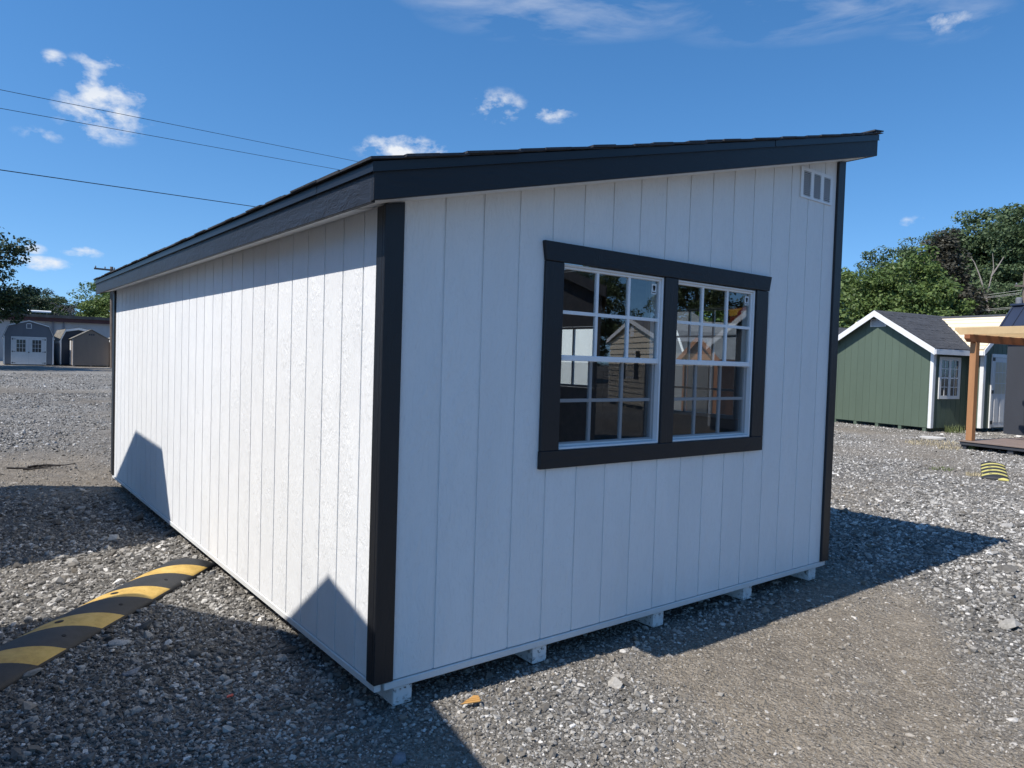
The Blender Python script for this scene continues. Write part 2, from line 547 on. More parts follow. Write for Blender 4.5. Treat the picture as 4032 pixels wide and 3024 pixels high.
# corner trim -----------------------------------------------------------
for x0, x1 in ((-.0195, .071), (3.469, 3.5595)):
    t = under((x0 + x1) / 2)
    for y0, y1 in ((-.0195, -.0005), (LEN + .0005, LEN + .0195)):
        part('corner_trim', MB().prism([(x0, y0, ZG + .002), (x1, y0, ZG + .002), (x1, y0, ZG + under(x1) - .004), (x0, y0, ZG + under(x0) - .004)], (0, y1 - y0, 0)), m_black_v, shed, bevel=.0025)
for xa, xb in ((-.0192, -.0008), (WID + .0008, WID + .0192)):
    for y0, y1 in ((.0005, .052), (LEN - .075, LEN - .0005)):
        part('corner_trim', MB().box(xa, xb, y0, y1, ZG + .001, ZG + under(min(xa, xb)) - .006), m_black_v, shed, bevel=.0025)

# roof --------------------------------------------------------------------
XE, XH, YN, YF = -.155, 3.668, -.180, LEN + .190
roof = part('roof', MB().prism([(XE + .02, YN + .02, ZG + under(XE + .02)), (XH - .02, YN + .02, ZG + under(XH - .02)),
                                (XH - .02, YN + .02, ZG + rtop(XH - .02)), (XE + .02, YN + .02, ZG + rtop(XE + .02))], (0, YF - YN - .04, 0)), m_white_plain, shed)
fz0 = lambda x: 1.936 + SLOPE * (x + .145)
part('fascia_board', MB().prism([(XE, YN + .0202, ZG + 1.930), (XE + .0195, YN + .0202, ZG + 1.930), (XE + .0195, YN + .0202, ZG + rtop(XE + .0195) - .003), (XE, YN + .0202, ZG + rtop(XE) - .003)], (0, YF - YN - .0404, 0)), m_black_y, roof, bevel=.002)
part('fascia_board', MB().prism([(XH - .0195, YN + .0202, ZG + 2.846), (XH, YN + .0202, ZG + 2.846), (XH, YN + .0202, ZG + rtop(XH) - .003), (XH - .0195, YN + .0202, ZG + rtop(XH - .0195) - .003)], (0, YF - YN - .0404, 0)), m_black_y, roof, bevel=.002)
for y0 in (YN, YF - .0198):
    part('rake_board', MB().prism([(XE, y0, ZG + fz0(XE)), (XH, y0, ZG + fz0(XH)), (XH, y0, ZG + rtop(XH) - .003), (XE, y0, ZG + rtop(XE) - .003)], (0, .0198, 0)), m_black_x, roof, bevel=.002)
# drip edge: lengths of bent metal with overlaps
def drip_rake(x0, x1, y, d, k):
    e = .0012 * (k % 2)
    mb = MB().prism([(x0, y, ZG + rtop(x0) - .030), (x1, y, ZG + rtop(x1) - .030), (x1, y, ZG + rtop(x1) + .004 + e), (x0, y, ZG + rtop(x0) + .004 + e)], (0, -d * (.006 + e), 0))
    mb.prism([(x0, y, ZG + rtop(x0) - .034), (x1, y, ZG + rtop(x1) - .034), (x1, y, ZG + rtop(x1) - .0305), (x0, y, ZG + rtop(x0) - .0305)], (0, -d * (.011 + e), 0))
    part('drip_edge', mb, m_drip, roof)
for k, (a, b) in enumerate(((XE - .006, 2.42), (2.425, XH))):
    drip_rake(a, b, YN - .0008, 1, k); drip_rake(a, b, YF + .0008, -1, k)
yy = YN - .006
for k, ln in enumerate((.52, 3.05, 2.95)):
    y1 = min(yy + ln, YF)
    e = .0012 * (k % 2)
    mb = MB().box(XE - .007 - e, XE - .0008, yy, y1, ZG + rtop(XE) - .032, ZG + rtop(XE) + .003 + e)
    mb.box(XE - .0125 - e, XE - .0008, yy, y1, ZG + rtop(XE) - .036, ZG + rtop(XE) - .0325)
    part('drip_edge', mb, m_drip, roof)
    yy = y1 + .0008
# shingles
sh_main = shingle_meshes(m_shingle)
sl = math.sqrt(1 + SLOPE ** 2)
shingle_slope(roof, sh_main, (XE - .022, YN - .024, ZG + rtop(XE - .022) + .0045), (1, 0, SLOPE), (0, 1, 0), (-SLOPE, 0, 1), (XH - XE + .018) * sl, YF - YN + .048)
part('ridge_shingle', MB().prism([(XH - .11, YN - .03, ZG + rtop(XH - .11) + .030), (XH + .016, YN - .03, ZG + rtop(XH + .016) + .020), (XH + .016, YN - .03, ZG + rtop(XH + .016) + .027), (XH - .11, YN - .03, ZG + rtop(XH - .11) + .039)], (0, YF - YN + .06, 0)), m_shingle, roof)
# soffit joints on the eave: groove lines of the soffit panel
for k in range(1, 30):
    y = k * .2032
    part('soffit_panel', MB().prism([(XE + .021, y - .098, ZG + under(XE + .021) - .006), (-.0007, y - .098, ZG + under(-.0007) - .006), (-.0007, y - .098, ZG + under(-.0007) - .0008), (XE + .021, y - .098, ZG + under(XE + .021) - .0008)], (0, .196, 0)), m_white_plain, roof)

# window ---------------------------------------------------------------------
def sash_window(parent, fr, a0, a1, z0, z1, zm, nx=3, ny=2, screen=True, sticker=False, mat=None, depth=0.0, name='window', glass=None, clean=False):
    """double-hung vinyl window: part window (outer frame) > sashes, muntins, panes"""
    mat = mat or m_vinyl; glass = glass or m_glass
    D = depth
    mb = MB(); f = .011
    fr.rect(mb, a0, a0 + f, z0, z1, D - .075, D + .006); fr.rect(mb, a1 - f, a1, z0, z1, D - .075, D + .006)
    fr.rect(mb, a0 + f, a1 - f, z1 - f, z1, D - .075, D + .006); fr.rect(mb, a0 + f, a1 - f, z0, z0 + f, D - .075, D + .010)
    w = part(name, mb, mat, parent, bevel=.002)
    for lower, (b0, b1, dg) in enumerate(((zm - .002, z1 - f, D - .018), (z0 + f, zm + .022, D - .046))):
        A0, A1 = a0 + f + .0008, a1 - f - .0008
        st = .011 if not lower else .013
        rl = .012 if not lower else .014
        mb = MB()
        fr.rect(mb, A0, A0 + st, b0, b1, dg - .012, dg + .012); fr.rect(mb, A1 - st, A1, b0, b1, dg - .012, dg + .012)
        fr.rect(mb, A0 + st, A1 - st, b1 - rl, b1, dg - .012, dg + .012); fr.rect(mb, A0 + st, A1 - st, b0, b0 + rl + (.004 if lower else .016), dg - .012, dg + .013)
        part('sash', mb, mat, w, bevel=.002)
        g0, g1, h0, h1 = A0 + st, A1 - st, b0 + rl + (.004 if lower else .016), b1 - rl
        mw = .017
        xs = [g0 + (g1 - g0) * k / nx for k in range(nx + 1)]
        zs = [h0 + (h1 - h0) * k / ny for k in range(ny + 1)]
        for x in xs[1:-1]:
            part('muntin', fr.rect(MB(), x - mw / 2, x + mw / 2, h0, h1, dg - .008, dg + .008), mat, w)
        for z in zs[1:-1]:
            for l, r in zip(xs[:-1], xs[1:]):
                ll = l if l == g0 else l + mw / 2; rr = r if r == g1 else r - mw / 2
                part('muntin', fr.rect(MB(), ll, rr, z - mw / 2, z + mw / 2, dg - .008, dg + .0075), mat, w)
        for l, r in zip(xs[:-1], xs[1:]):
            for p0, p1 in zip(zs[:-1], zs[1:]):
                ll = l if l == g0 else l + mw / 2; rr = r if r == g1 else r - mw / 2
                qq = p0 if p0 == h0 else p0 + mw / 2; pp = p1 if p1 == h1 else p1 - mw / 2
                part('pane', MB().face([fr.p(ll, qq, dg), fr.p(rr, qq, dg), fr.p(rr, pp, dg), fr.p(ll, pp, dg)]), glass, w)
        if lower and screen:
            mb = MB(); sf = .012; ds = D - .016
            mb.face([fr.p(A0 + sf, b0 + sf, ds), fr.p(A1 - sf, b0 + sf, ds), fr.p(A1 - sf, b1 - .03, ds), fr.p(A0 + sf, b1 - .03, ds)])
            part('insect_screen', mb, m_screen, w)
        if sticker and not lower:
            a, z = g1 - .052, h1 - .015
            st_ = part('sticker', fr.rect(MB(), a, a + .040, z - .056, z, dg + .0006, dg + .0012), plain('sticker_paper', (.72, .74, .74), .5, .05), w)
            e = [(a + .011, z - .009), (a + .029, z - .009), (a + .031, z - .017), (a + .026, z - .037), (a + .014, z - .037), (a + .009, z - .017)]
            fr.quad(mb_ := MB(), e, dg + .0014, dg + .0018)
            for k in range(6):
                fr.rect(mb_, a + .006 + k * .005, a + .0095 + k * .005, z - .050, z - .044, dg + .0014, dg + .0018)
            part('sticker_print', mb_, m_dark, w)
    return w
sash_window(shed, end_fr, .951, 1.697, .924, 1.834, 1.363, sticker=True)
sash_window(shed, end_fr, 1.803, 2.556, .924, 1.834, 1.363, sticker=True)
cas = MB()
parts = [('head_casing', [(.820, 1.928), (2.703, 1.931), (2.682, 1.840), (.836, 1.8355)], .0245, m_black_x),
         ('sill_casing', [(.833, .8365), (2.676, .8355), (2.676, .923), (.833, .923)], .0225, m_black_x),
         ('side_casing', [(.836, .9235), (.951, .9235), (.951, 1.8345), (.836, 1.8345)], .0205, m_black_v),
         ('side_casing', [(2.556, .9235), (2.679, .9235), (2.679, 1.8375), (2.556, 1.8375)], .0205, m_black_v),
         ('mullion_casing', [(1.697, .9235), (1.803, .9235), (1.803, 1.8360), (1.697, 1.8360)], .0205, m_black_v)]
for nm, poly, th, mt in parts:
    part(nm, end_fr.quad(MB(), poly, .0006, th), mt, shed, bevel=.0025)
# openings of the front wall, seen through the end window
sash_window(shed, front_fr, FW[0] + .004, FW[1] - .004, FW[2] + .004, FW[3] - .004, 1.363, screen=False)
for nm, h, bars in (('door_glass', FD, 2), ('transom_window', FT, 3)):
    mb = MB(); a0, a1, z0, z1 = h[0] + .003, h[1] - .003, h[2] + .003, h[3] - .003
    front_fr.rect(mb, a0, a0 + .022, z0, z1, -.03, .006); front_fr.rect(mb, a1 - .022, a1, z0, z1, -.03, .006)
    front_fr.rect(mb, a0 + .022, a1 - .022, z0, z0 + .022, -.03, .006); front_fr.rect(mb, a0 + .022, a1 - .022, z1 - .022, z1, -.03, .006)
    w = part(nm, mb, m_vinyl, shed)
    for k in range(1, bars):
        x = a0 + (a1 - a0) * k / bars
        part('muntin', front_fr.rect(MB(), x - .009, x + .009, z0 + .022, z1 - .022, -.02, .004), m_vinyl, w)
    part('pane', MB().face([front_fr.p(a0 + .02, z0 + .02, -.012), front_fr.p(a1 - .02, z0 + .02, -.012), front_fr.p(a1 - .02, z1 - .02, -.012), front_fr.p(a0 + .02, z1 - .02, -.012)]), m_glass, w)

# louvred gable vent ---------------------------------------------------------
vz0, vz1, vx0, vx1 = 2.490, 2.688, 3.014, 3.411
vent = part('vent', end_fr.rect(MB(), vx0 + .012, vx1 - .012, vz0 + .006, vz1 - .006, .0006, .002), m_dark, shed)
cols = ((3.046, 3.136), (3.172, 3.260), (3.298, 3.386))
mb = MB()
xs = [vx0] + [e for c in cols for e in c] + [vx1]
for l, r in zip(xs[0::2], xs[1::2]): end_fr.rect(mb, l, r, vz0, vz1, .0022, .0085)
for l, r in cols:
    end_fr.rect(mb, l, r, vz1 - .020, vz1, .0022, .0085); end_fr.rect(mb, l, r, vz0, vz0 + .014, .0022, .0085)
part('vent_frame', mb, m_vinyl, vent)
lv = None
for l, r in cols:
    for k in range(14):
        z = vz0 + .014 + (k + .5) * (vz1 - vz0 - .034) / 14
        if lv is None:
            lv = MB().prism([(-.0448, 0, -.001), (-.0448, -.008, -.0045), (-.0448, -.008, -.0010), (-.0448, 0, .0035)], (.0896, 0, 0)).mesh('louver', m_vinyl)
        link('louver', lv, vent, ((l + r) / 2, -.0025, ZG + z))

# ------------------------------------------------------------------ ground and gravel
def vnoise(x, y, seed=0):
    """smooth value noise, numpy"""
    xi, yi = np.floor(x).astype(np.int64), np.floor(y).astype(np.int64)
    xf, yf = x - xi, y - yi
    u, v = xf * xf * (3 - 2 * xf), yf * yf * (3 - 2 * yf)
    def h(a, b):
        n = (a * 374761393 + b * 668265263 + seed * 1442695041) & 0x7fffffff
        n = ((n ^ (n >> 13)) * 1274126177) & 0x7fffffff
        return ((n ^ (n >> 16)) & 0xffff) / 65535.0
    return (h(xi, yi) * (1 - u) + h(xi + 1, yi) * u) * (1 - v) + (h(xi, yi + 1) * (1 - u) + h(xi + 1, yi + 1) * u) * v

def fbm(x, y, seed=0, oct=4):
    s = 0; a = .5; t = 0
    for k in range(oct):
        s = s + a * vnoise(x * 2 ** k, y * 2 ** k, seed + k); t += a; a *= .5
    return s / t

def gheight(x, y):
    h = .030 * (fbm(x * .55, y * .55, 5) - .5) + .010 * (fbm(x * 3, y * 3, 9) - .5)
    near = np.exp(-((np.maximum(np.maximum(-x, x - 3.6), 0) ** 2 + np.maximum(np.maximum(-y, y - 6.2), 0) ** 2) / .35))
    h = h * (1 - .75 * near) - .006
    # a shallow wheel rut on the right
    ax, ay = 1.75, -1.25; bx, by = 3.35, -.55
    t = np.clip(((x - ax) * (bx - ax) + (y - ay) * (by - ay)) / ((bx - ax) ** 2 + (by - ay) ** 2), 0, 1)
    d = np.hypot(x - ax - t * (bx - ax), y - ay - t * (by - ay))
    return h - .014 * np.exp(-(d / .13) ** 2) + .008 * np.exp(-((d - .24) / .08) ** 2)

def dustiness(x, y):
    """0 loose clean stone .. 1 brown packed fines"""
    d = np.clip((fbm(x * .42 + 3.1, y * .42 - 1.7, 21) - .47) * 4.2, 0, 1) * .8
    d += np.clip((fbm(x * 1.7, y * 1.7, 33) - .55) * 3, 0, 1) * .35
    def blob(cx, cy, rx, ry, a, k):
        c, s = math.cos(a), math.sin(a)
        u = ((x - cx) * c + (y - cy) * s) / rx; v = (-(x - cx) * s + (y - cy) * c) / ry
        return k * np.exp(-(u * u + v * v))
    d += blob(2.4, -.62, .9, .30, .15, .9) + blob(2.6, -1.05, 1.0, .17, .42, .95) + blob(1.3, -1.2, .6, .35, 0, .5) + blob(1.7, -.45, .5, .2, 0, .5)
    d += blob(-1.2, 7.6, 1.1, .7, 0, .9) + blob(.2, 6.9, .8, .45, .1, .8) + blob(4.6, 1.9, 1.0, .35, -.2, .7)
    d -= blob(.75, -.55, .55, .45, 0, .8) + blob(4.6, -.9, 1.1, .45, .3, .8) + blob(5.2, 3.6, 2.5, 1.2, 0, .5) + blob(-.4, .8, .9, 1.0, 0, .7)
    return np.clip(d, 0, 1)

def axis(lo, hi, fine, step, far):
    a = list(np.arange(lo, hi, fine)); s = step; x = hi
    while x < far: a.append(x); x += s; s *= 1.18
    a.append(far); s = step; x = lo - step; b = []
    while x > -far: b.append(x); x -= s; s *= 1.18
    b.append(-far)
    return np.array(sorted(b) + a)
gx, gy = axis(-3.2, 7.0, .07, .09, 420), axis(-3.2, 9.0, .07, .09, 420)
X, Y = np.meshgrid(gx, gy, indexing='ij')
fade = np.exp(-(np.maximum(np.hypot(X - 1, Y - 1) - 12, 0) / 14) ** 2)
Zg = gheight(X, Y) * fade
nx_, ny_ = len(gx), len(gy)
idx = np.arange(nx_ * ny_).reshape(nx_, ny_)
quads = np.stack([idx[:-1, :-1], idx[1:, :-1], idx[1:, 1:], idx[:-1, 1:]], -1).reshape(-1, 4)

def ground_mat():
    t = NT('gravel_ground')
    at = t.new('ShaderNodeAttribute'); at.attribute_name = 'dust'
    dust = at.outputs['Fac']
    tc = t.new('ShaderNodeTexCoord'); P = tc.outputs['Object']
    def vor(scale):
        v = t.new('ShaderNodeTexVoronoi'); v.inputs['Scale'].default_value = scale; t.lk(P, v.inputs['Vector']); return v
    v1, v2 = vor(46), vor(95)
    stone = t.ramp(t.math('FRACT', t.math('MULTIPLY', v1.outputs['Color'], 1.0)), [(.0, (.08, .075, .067)), (.35, (.225, .213, .193)), (.7, (.44, .42, .385)), (1, (.72, .695, .65))])
    stone2 = t.ramp(v2.outputs['Color'], [(.0, (.08, .078, .074)), (.5, (.23, .226, .218)), (1, (.60, .59, .57))])
    st = t.mix(.45, stone, stone2)
    gap = t.ramp(v1.outputs['Distance'], [(.25, (0, 0, 0)), (.62, (1, 1, 1))])
    st = t.mix(t.math('MULTIPLY', gap, .45), st, (.075, .07, .062))
    fine = t.noise(P, 160, 4, .7)
    mid = t.noise(P, 1.1, 6, .6)
    fines = t.ramp(fine, [(.3, (.110, .090, .067)), (.5, (.215, .178, .133)), (.72, (.36, .31, .245))])
    col = t.mix(t.math('MULTIPLY', dust, .80), st, fines)
    col = t.mix(t.ramp(mid, [(.35, (.3, .3, .3)), (.62, (0, 0, 0))]), col, (.15, .138, .122), 'MIX')
    v3 = vor(17)
    tone = t.math('ADD', t.math('MULTIPLY', t.noise(P, .22, 5, .65), .9), t.math('MULTIPLY', t.noise(P, 4.5, 4, .7), .5))
    col = t.mix(1, col, t.ramp(tone, [(.45, (.58, .56, .53)), (.68, (1, .99, .97)), (.90, (1.34, 1.32, 1.28))]), 'MULTIPLY')
    col = t.mix(.30, col, t.mix(1, col, t.ramp(v3.outputs['Color'], [(0, (.45, .45, .45)), (1, (1.7, 1.7, 1.7))]), 'MULTIPLY'))
    a2 = t.new('ShaderNodeAttribute'); a2.attribute_name = 'gap_shade'
    col = t.mix(t.math('MULTIPLY', a2.outputs['Fac'], .52), col, t.ramp(fine, [(.3, (.040, .037, .032)), (.7, (.10, .093, .082))]))  # crevice shade between the loose stones, mixed into the ground colour
    t.set(col, .95, 0, .2)
    h = t.math('ADD', t.math('MULTIPLY', t.math('SUBTRACT', 1.0, v1.outputs['Distance']), 1.0), t.math('ADD', t.math('MULTIPLY', t.math('SUBTRACT', 1.0, v2.outputs['Distance']), .5), t.math('MULTIPLY', fine, .45)))
    t.bump(h, .016, .9)
    return t.m
gm = np_mesh('ground', np.stack([X, Y, Zg], -1).reshape(-1, 3), quads, ground_mat())
att = gm.attributes.new('dust', 'FLOAT', 'POINT')
att.data.foreach_set('value', dustiness(X, Y).astype(np.float32).ravel())
att = gm.attributes.new('gap_shade', 'FLOAT', 'POINT')         # fades away from the camera: crevice shade painted over the darker soil between stones
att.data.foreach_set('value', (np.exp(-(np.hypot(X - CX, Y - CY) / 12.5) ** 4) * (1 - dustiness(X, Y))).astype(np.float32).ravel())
gm.polygons.foreach_set('use_smooth', [True] * len(gm.polygons))
ground = link('ground', gm); tag(ground, kind='structure')

# loose stones: real pieces, instanced on points
def stone_protos(n=9):
    col = bpy.data.collections.new('gravel_stone_shapes')      # never linked to the scene
    t = NT('gravel_stone')
    at = t.new('ShaderNodeAttribute'); at.attribute_name = 'shade'; at.attribute_type = 'INSTANCER'
    du = t.new('ShaderNodeAttribute'); du.attribute_name = 'warm'; du.attribute_type = 'INSTANCER'
    base = t.ramp(at.outputs['Fac'], [(0, (.060, .056, .052)), (.3, (.198, .187, .170)), (.65, (.43, .41, .375)), (1, (.82, .79, .74))])
    nz = t.noise(t.coords((1, 1, 1)), 3.5, 4, .7)
    base = t.mix(.55, base, t.mix(1, base, t.ramp(nz, [(.3, (.45, .45, .45)), (.7, (1.3, 1.3, 1.3))]), 'MULTIPLY'))
    base = t.mix(t.math('MULTIPLY', du.outputs['Fac'], .75), base, (.255, .213, .158))
    t.set(base, .9, 0, .25)
    rng = np.random.default_rng(11)
    ph = (1 + 5 ** .5) / 2
    ico = np.array([(-1, ph, 0), (1, ph, 0), (-1, -ph, 0), (1, -ph, 0), (0, -1, ph), (0, 1, ph), (0, -1, -ph), (0, 1, -ph), (ph, 0, -1), (ph, 0, 1), (-ph, 0, -1), (-ph, 0, 1)], float)
    ico /= np.linalg.norm(ico[0])
    F = np.array([(0, 11, 5), (0, 5, 1), (0, 1, 7), (0, 7, 10), (0, 10, 11), (1, 5, 9), (5, 11, 4), (11, 10, 2), (10, 7, 6), (7, 1, 8), (3, 9, 4), (3, 4, 2), (3, 2, 6), (3, 6, 8), (3, 8, 9), (4, 9, 5), (2, 4, 11), (6, 2, 10), (8, 6, 7), (9, 8, 1)])
    for k in range(n):
        V = ico.copy(); V *= rng.uniform(.72, 1.25, (12, 1)); V += rng.normal(0, .09, V.shape)
        for _ in range(4):                                     # chop flat facets
            d = rng.normal(size=3); d /= np.linalg.norm(d); lim = rng.uniform(.5, .8)
            e = np.maximum(V @ d - lim, 0); V -= e[:, None] * d
        V *= np.array([rng.uniform(.95, 1.35), rng.uniform(.7, 1.0), rng.uniform(.5, .8)])
        o = bpy.data.objects.new('stone_shape', np_mesh('stone_shape', V, F, t.m))
        col.objects.link(o)
    return col

def scatter_points():
    pts = []
    def ring(r0, r1, dens, rmean, h0=-14, h1=92):
        a0, a1 = math.radians(h0), math.radians(h1)
        n = int(dens * .5 * (a1 - a0) * (r1 * r1 - r0 * r0))
        r = np.sqrt(RNG.uniform(r0 * r0, r1 * r1, n)); a = RNG.uniform(a0, a1, n)
        x, y = CX + r * np.sin(a), CY + r * np.cos(a)
        s = rmean * np.exp(RNG.normal(0, .42, n))
        pts.append(np.stack([x, y, s], -1))
    ring(1.5, 3.0, 5300, .0074); ring(3.0, 4.6, 3900, .0084); ring(4.6, 7.0, 2300, .0102); pass
    for h0, h1 in ((-14, 16), (46, 92)):                       # beyond the white shed only its two sides show
        ring(7.0, 10.5, 1350, .0118, h0, h1); ring(10.5, 17, 620, .0130, h0, h1)
        ring(17, 28, 250, .0145, h0, h1); ring(28, 46, 80, .0185, h0, h1)
    ring(1.5, 7.0, 34, .0165); ring(2.0, 12, 3, .026); ring(1.6, 4.4, 3200, .0043)
    P = np.concatenate(pts)
    x, y, s = P.T
    keep = ~((x > .12) & (x < 3.4) & (y > .35) & (y < 5.9))
    du = dustiness(x, y)
    keep &= RNG.uniform(0, 1, len(x)) > du * .36
    for (px, py, ang, ln, w) in BUMPS:
        c, sn = math.cos(ang), math.sin(ang)
        u = (x - px) * c + (y - py) * sn; v = -(x - px) * sn + (y - py) * c
        keep &= ~((u > -.01) & (u < ln + .01) & (np.abs(v) < w / 2 - .004))
    x, y, s, du = x[keep], y[keep], s[keep], du[keep]
    s = s * (1 - .34 * du)
    z = gheight(x, y) * np.exp(-(np.maximum(np.hypot(x - 1, y - 1) - 12, 0) / 14) ** 2) + s * RNG.uniform(-.12, .45, len(x)) - du * s * .25
    return x, y, z, s, du

# speed bumps: origin of the axis, heading, length, width
BUMPS = [(-1.604, .884, math.atan2(.744, .668), 2.27, .335), (10.27, 1.16, math.atan2(.332, .943), 2.0, .33)]

def build_gravel():
    x, y, z, s, du = scatter_points()
    n = len(x)
    me = bpy.data.meshes.new('gravel')
    me.vertices.add(n); me.vertices.foreach_set('co', np.stack([x, y, z], -1).astype(np.float32).ravel())
    rot = np.stack([RNG.normal(0, .38, n), RNG.normal(0, .38, n), RNG.uniform(0, 6.283, n)], -1)
    scl = s[:, None] * RNG.uniform(.8, 1.2, (n, 3))
    shade = np.clip(RNG.beta(1.55, 2.55, n) + .12 * (fbm(x * .9, y * .9, 44) - .5) + .10 * np.clip((x - 3.6) / 3, 0, 1), 0, 1)
    warm = np.clip(du * .65 + RNG.uniform(-.2, .25, n) + (RNG.uniform(0, 1, n) > .97) * .6, 0, 1)
    for nm, ty, val, key in (('rot', 'FLOAT_VECTOR', rot, 'vector'), ('scl', 'FLOAT_VECTOR', scl, 'vector'), ('shade', 'FLOAT', shade, 'value'), ('warm', 'FLOAT', warm, 'value')):
        a = me.attributes.new(nm, ty, 'POINT'); a.data.foreach_set(key, val.astype(np.float32).ravel())
    a = me.attributes.new('pick', 'INT', 'POINT'); a.data.foreach_set('value', RNG.integers(0, 9, n).astype(np.int32))
    o = link('gravel', me); tag(o, 'loose grey crushed stone covering the yard', 'gravel', kind='stuff')
    ng = bpy.data.node_groups.new('gravel_scatter', 'GeometryNodeTree')
    ng.interface.new_socket('Geometry', in_out='INPUT', socket_type='NodeSocketGeometry')
    ng.interface.new_socket('Geometry', in_out='OUTPUT', socket_type='NodeSocketGeometry')
    N, L = ng.nodes, ng.links
    gi, go = N.new('NodeGroupInput'), N.new('NodeGroupOutput')
    ip = N.new('GeometryNodeInstanceOnPoints'); ci = N.new('GeometryNodeCollectionInfo')
    ci.inputs['Collection'].default_value = stone_protos(); ci.inputs['Separate Children'].default_value = True; ci.inputs['Reset Children'].default_value = True
    def na(nm, ty):
        q = N.new('GeometryNodeInputNamedAttribute'); q.data_type = ty; q.inputs['Name'].default_value = nm; return q.outputs['Attribute']
    L.new(gi.outputs[0], ip.inputs['Points']); L.new(ci.outputs[0], ip.inputs['Instance'])
    ip.inputs['Pick Instance'].default_value = True
    L.new(na('pick', 'INT'), ip.inputs['Instance Index'])
    er = N.new('FunctionNodeEulerToRotation'); L.new(na('rot', 'FLOAT_VECTOR'), er.inputs[0]); L.new(er.outputs[0], ip.inputs['Rotation'])
    L.new(na('scl', 'FLOAT_VECTOR'), ip.inputs['Scale'])
    L.new(ip.outputs[0], go.inputs[0])
    md = o.modifiers.new('scatter', 'NODES'); md.node_group = ng
    print('gravel stones', n)
build_gravel()

# ------------------------------------------------------------------ speed bumps
def rubber_mat(name, ya, yb, yc):
    t = NT(name)
    tc = t.new('ShaderNodeTexCoord'); sp = t.new('ShaderNodeSeparateXYZ'); t.lk(tc.outputs['Object'], sp.inputs[0])
    # local x along the bump, measured from its far end; slanted bands
    u = t.math('ADD', sp.outputs['X'], t.math('MULTIPLY', sp.outputs['Y'], .62))
    wob = t.math('MULTIPLY', t.noise(tc.outputs['Object'], 60, 2), .004)
    fr = t.math('FRACT', t.math('DIVIDE', t.math('ADD', t.math('ADD', u, 10.2215), wob), .463))
    msk = t.math('MULTIPLY', t.math('GREATER_THAN', fr, .297), t.math('LESS_THAN', fr, .715))
    side = t.math('LESS_THAN', t.math('ABSOLUTE', sp.outputs['Y']), .1615)
    ends = t.math('MULTIPLY', msk, side)
    wear = t.noise(tc.outputs['Object'], 9, 6, .7)
    spots = t.noise(tc.outputs['Object'], 85, 3, .6)
    yel = t.ramp(wear, [(.3, ya), (.55, yb), (.75, yc)])
    yel = t.mix(t.ramp(spots, [(.28, (.75, .75, .75)), (.36, (0, 0, 0))]), yel, (.22, .15, .06))
    blk = t.ramp(wear, [(.3, (.018, .019, .020)), (.7, (.040, .040, .041))])
    t.set(t.mix(ends, blk, yel), .62, 0, .4)
    t.bump(t.noise(tc.outputs['Object'], 240, 2), .0015)
    return t.m
m_rubber = rubber_mat('speed_bump_rubber', (.40, .245, .055), (.60, .39, .10), (.68, .47, .15))
m_rubber_new = rubber_mat('speed_bump_rubber_fresh', (.50, .43, .11), (.62, .55, .17), (.68, .62, .23))

def speed_bump(label, px, py, ang, ln, w, h=.052, mat=None):
    """arched strip; origin at the far end, local -x runs towards the near end"""
    fx, fy = px + ln * math.cos(ang), py + ln * math.sin(ang)
    root = thing('speed_bump', label, 'speed bump', (fx, fy, 0.0), ang, 'rubber speed bumps')
    prof = []
    n = 14
    prof.append((-w / 2, .0)); prof.append((-w / 2, .012))
    for k in range(1, n):
        y = -w / 2 + w * k / n
        prof.append((y, .012 + (h - .012) * (1 - (abs(y) / (w / 2)) ** 2.1)))
    prof += [(w / 2, .012), (w / 2, 0.0)]
    xs = [.06, .03, -.005] + [-(.005 + (ln - .075) * k / 24) for k in range(1, 25)] + [-ln + .035, -ln]
    sc = [.35, .82, 1] + [1] * 24 + [.82, .35]
    V, F = [], []
    m = len(prof)
    for x, q in zip(xs, sc):
        inset = .03 * (1 - q)
        for (y, z) in prof: V.append((x, y * (1 - inset), z * q + .001))
    for i in range(len(xs) - 1):
        for j in range(m - 1):
            F.append((i * m + j, i * m + j + 1, (i + 1) * m + j + 1, (i + 1) * m + j))
    F.append(tuple(range(m - 1, -1, -1))); F.append(tuple((len(xs) - 1) * m + j for j in range(m)))
    mb = MB(); mb.v = V; mb.f = F
    b = part('rubber_body', mb, mat or m_rubber, root)
    for k in range(len(b.data.polygons) - 2): b.data.polygons[k].use_smooth = True
    def zat(y): return .012 + (h - .012) * (1 - (abs(y) / (w / 2)) ** 2.1)
    hole = MB().tube([(0, 0, 0), (0, 0, .0022)], .021, 14).mesh('bolt_hole', m_dark)
    small = MB().tube([(0, 0, 0), (0, 0, .002)], .011, 10).mesh('cable_slot', m_dark)
    for x in [.022] + [-.295 - .463 * k for k in range(1, 8)]:
        if x > -ln + .04: link('bolt_hole', hole, root, (x, .05, zat(.05) * (.9 if x > 0 else 1) + .0005), (-.13, 0, 0))
    for k in range(1, 6):
        x = .017 - .463 * k
        if x > -ln + .04: link('cable_slot', small, root, (x, -.085, zat(-.085) + .0005), (.24, 0, 0))
    return root
speed_bump('long black and yellow rubber speed bump on the gravel left of the white shed', *BUMPS[0])
speed_bump('small distant black and yellow striped speed bump on gravel near the wooden deck', *BUMPS[1], mat=m_rubber_new)

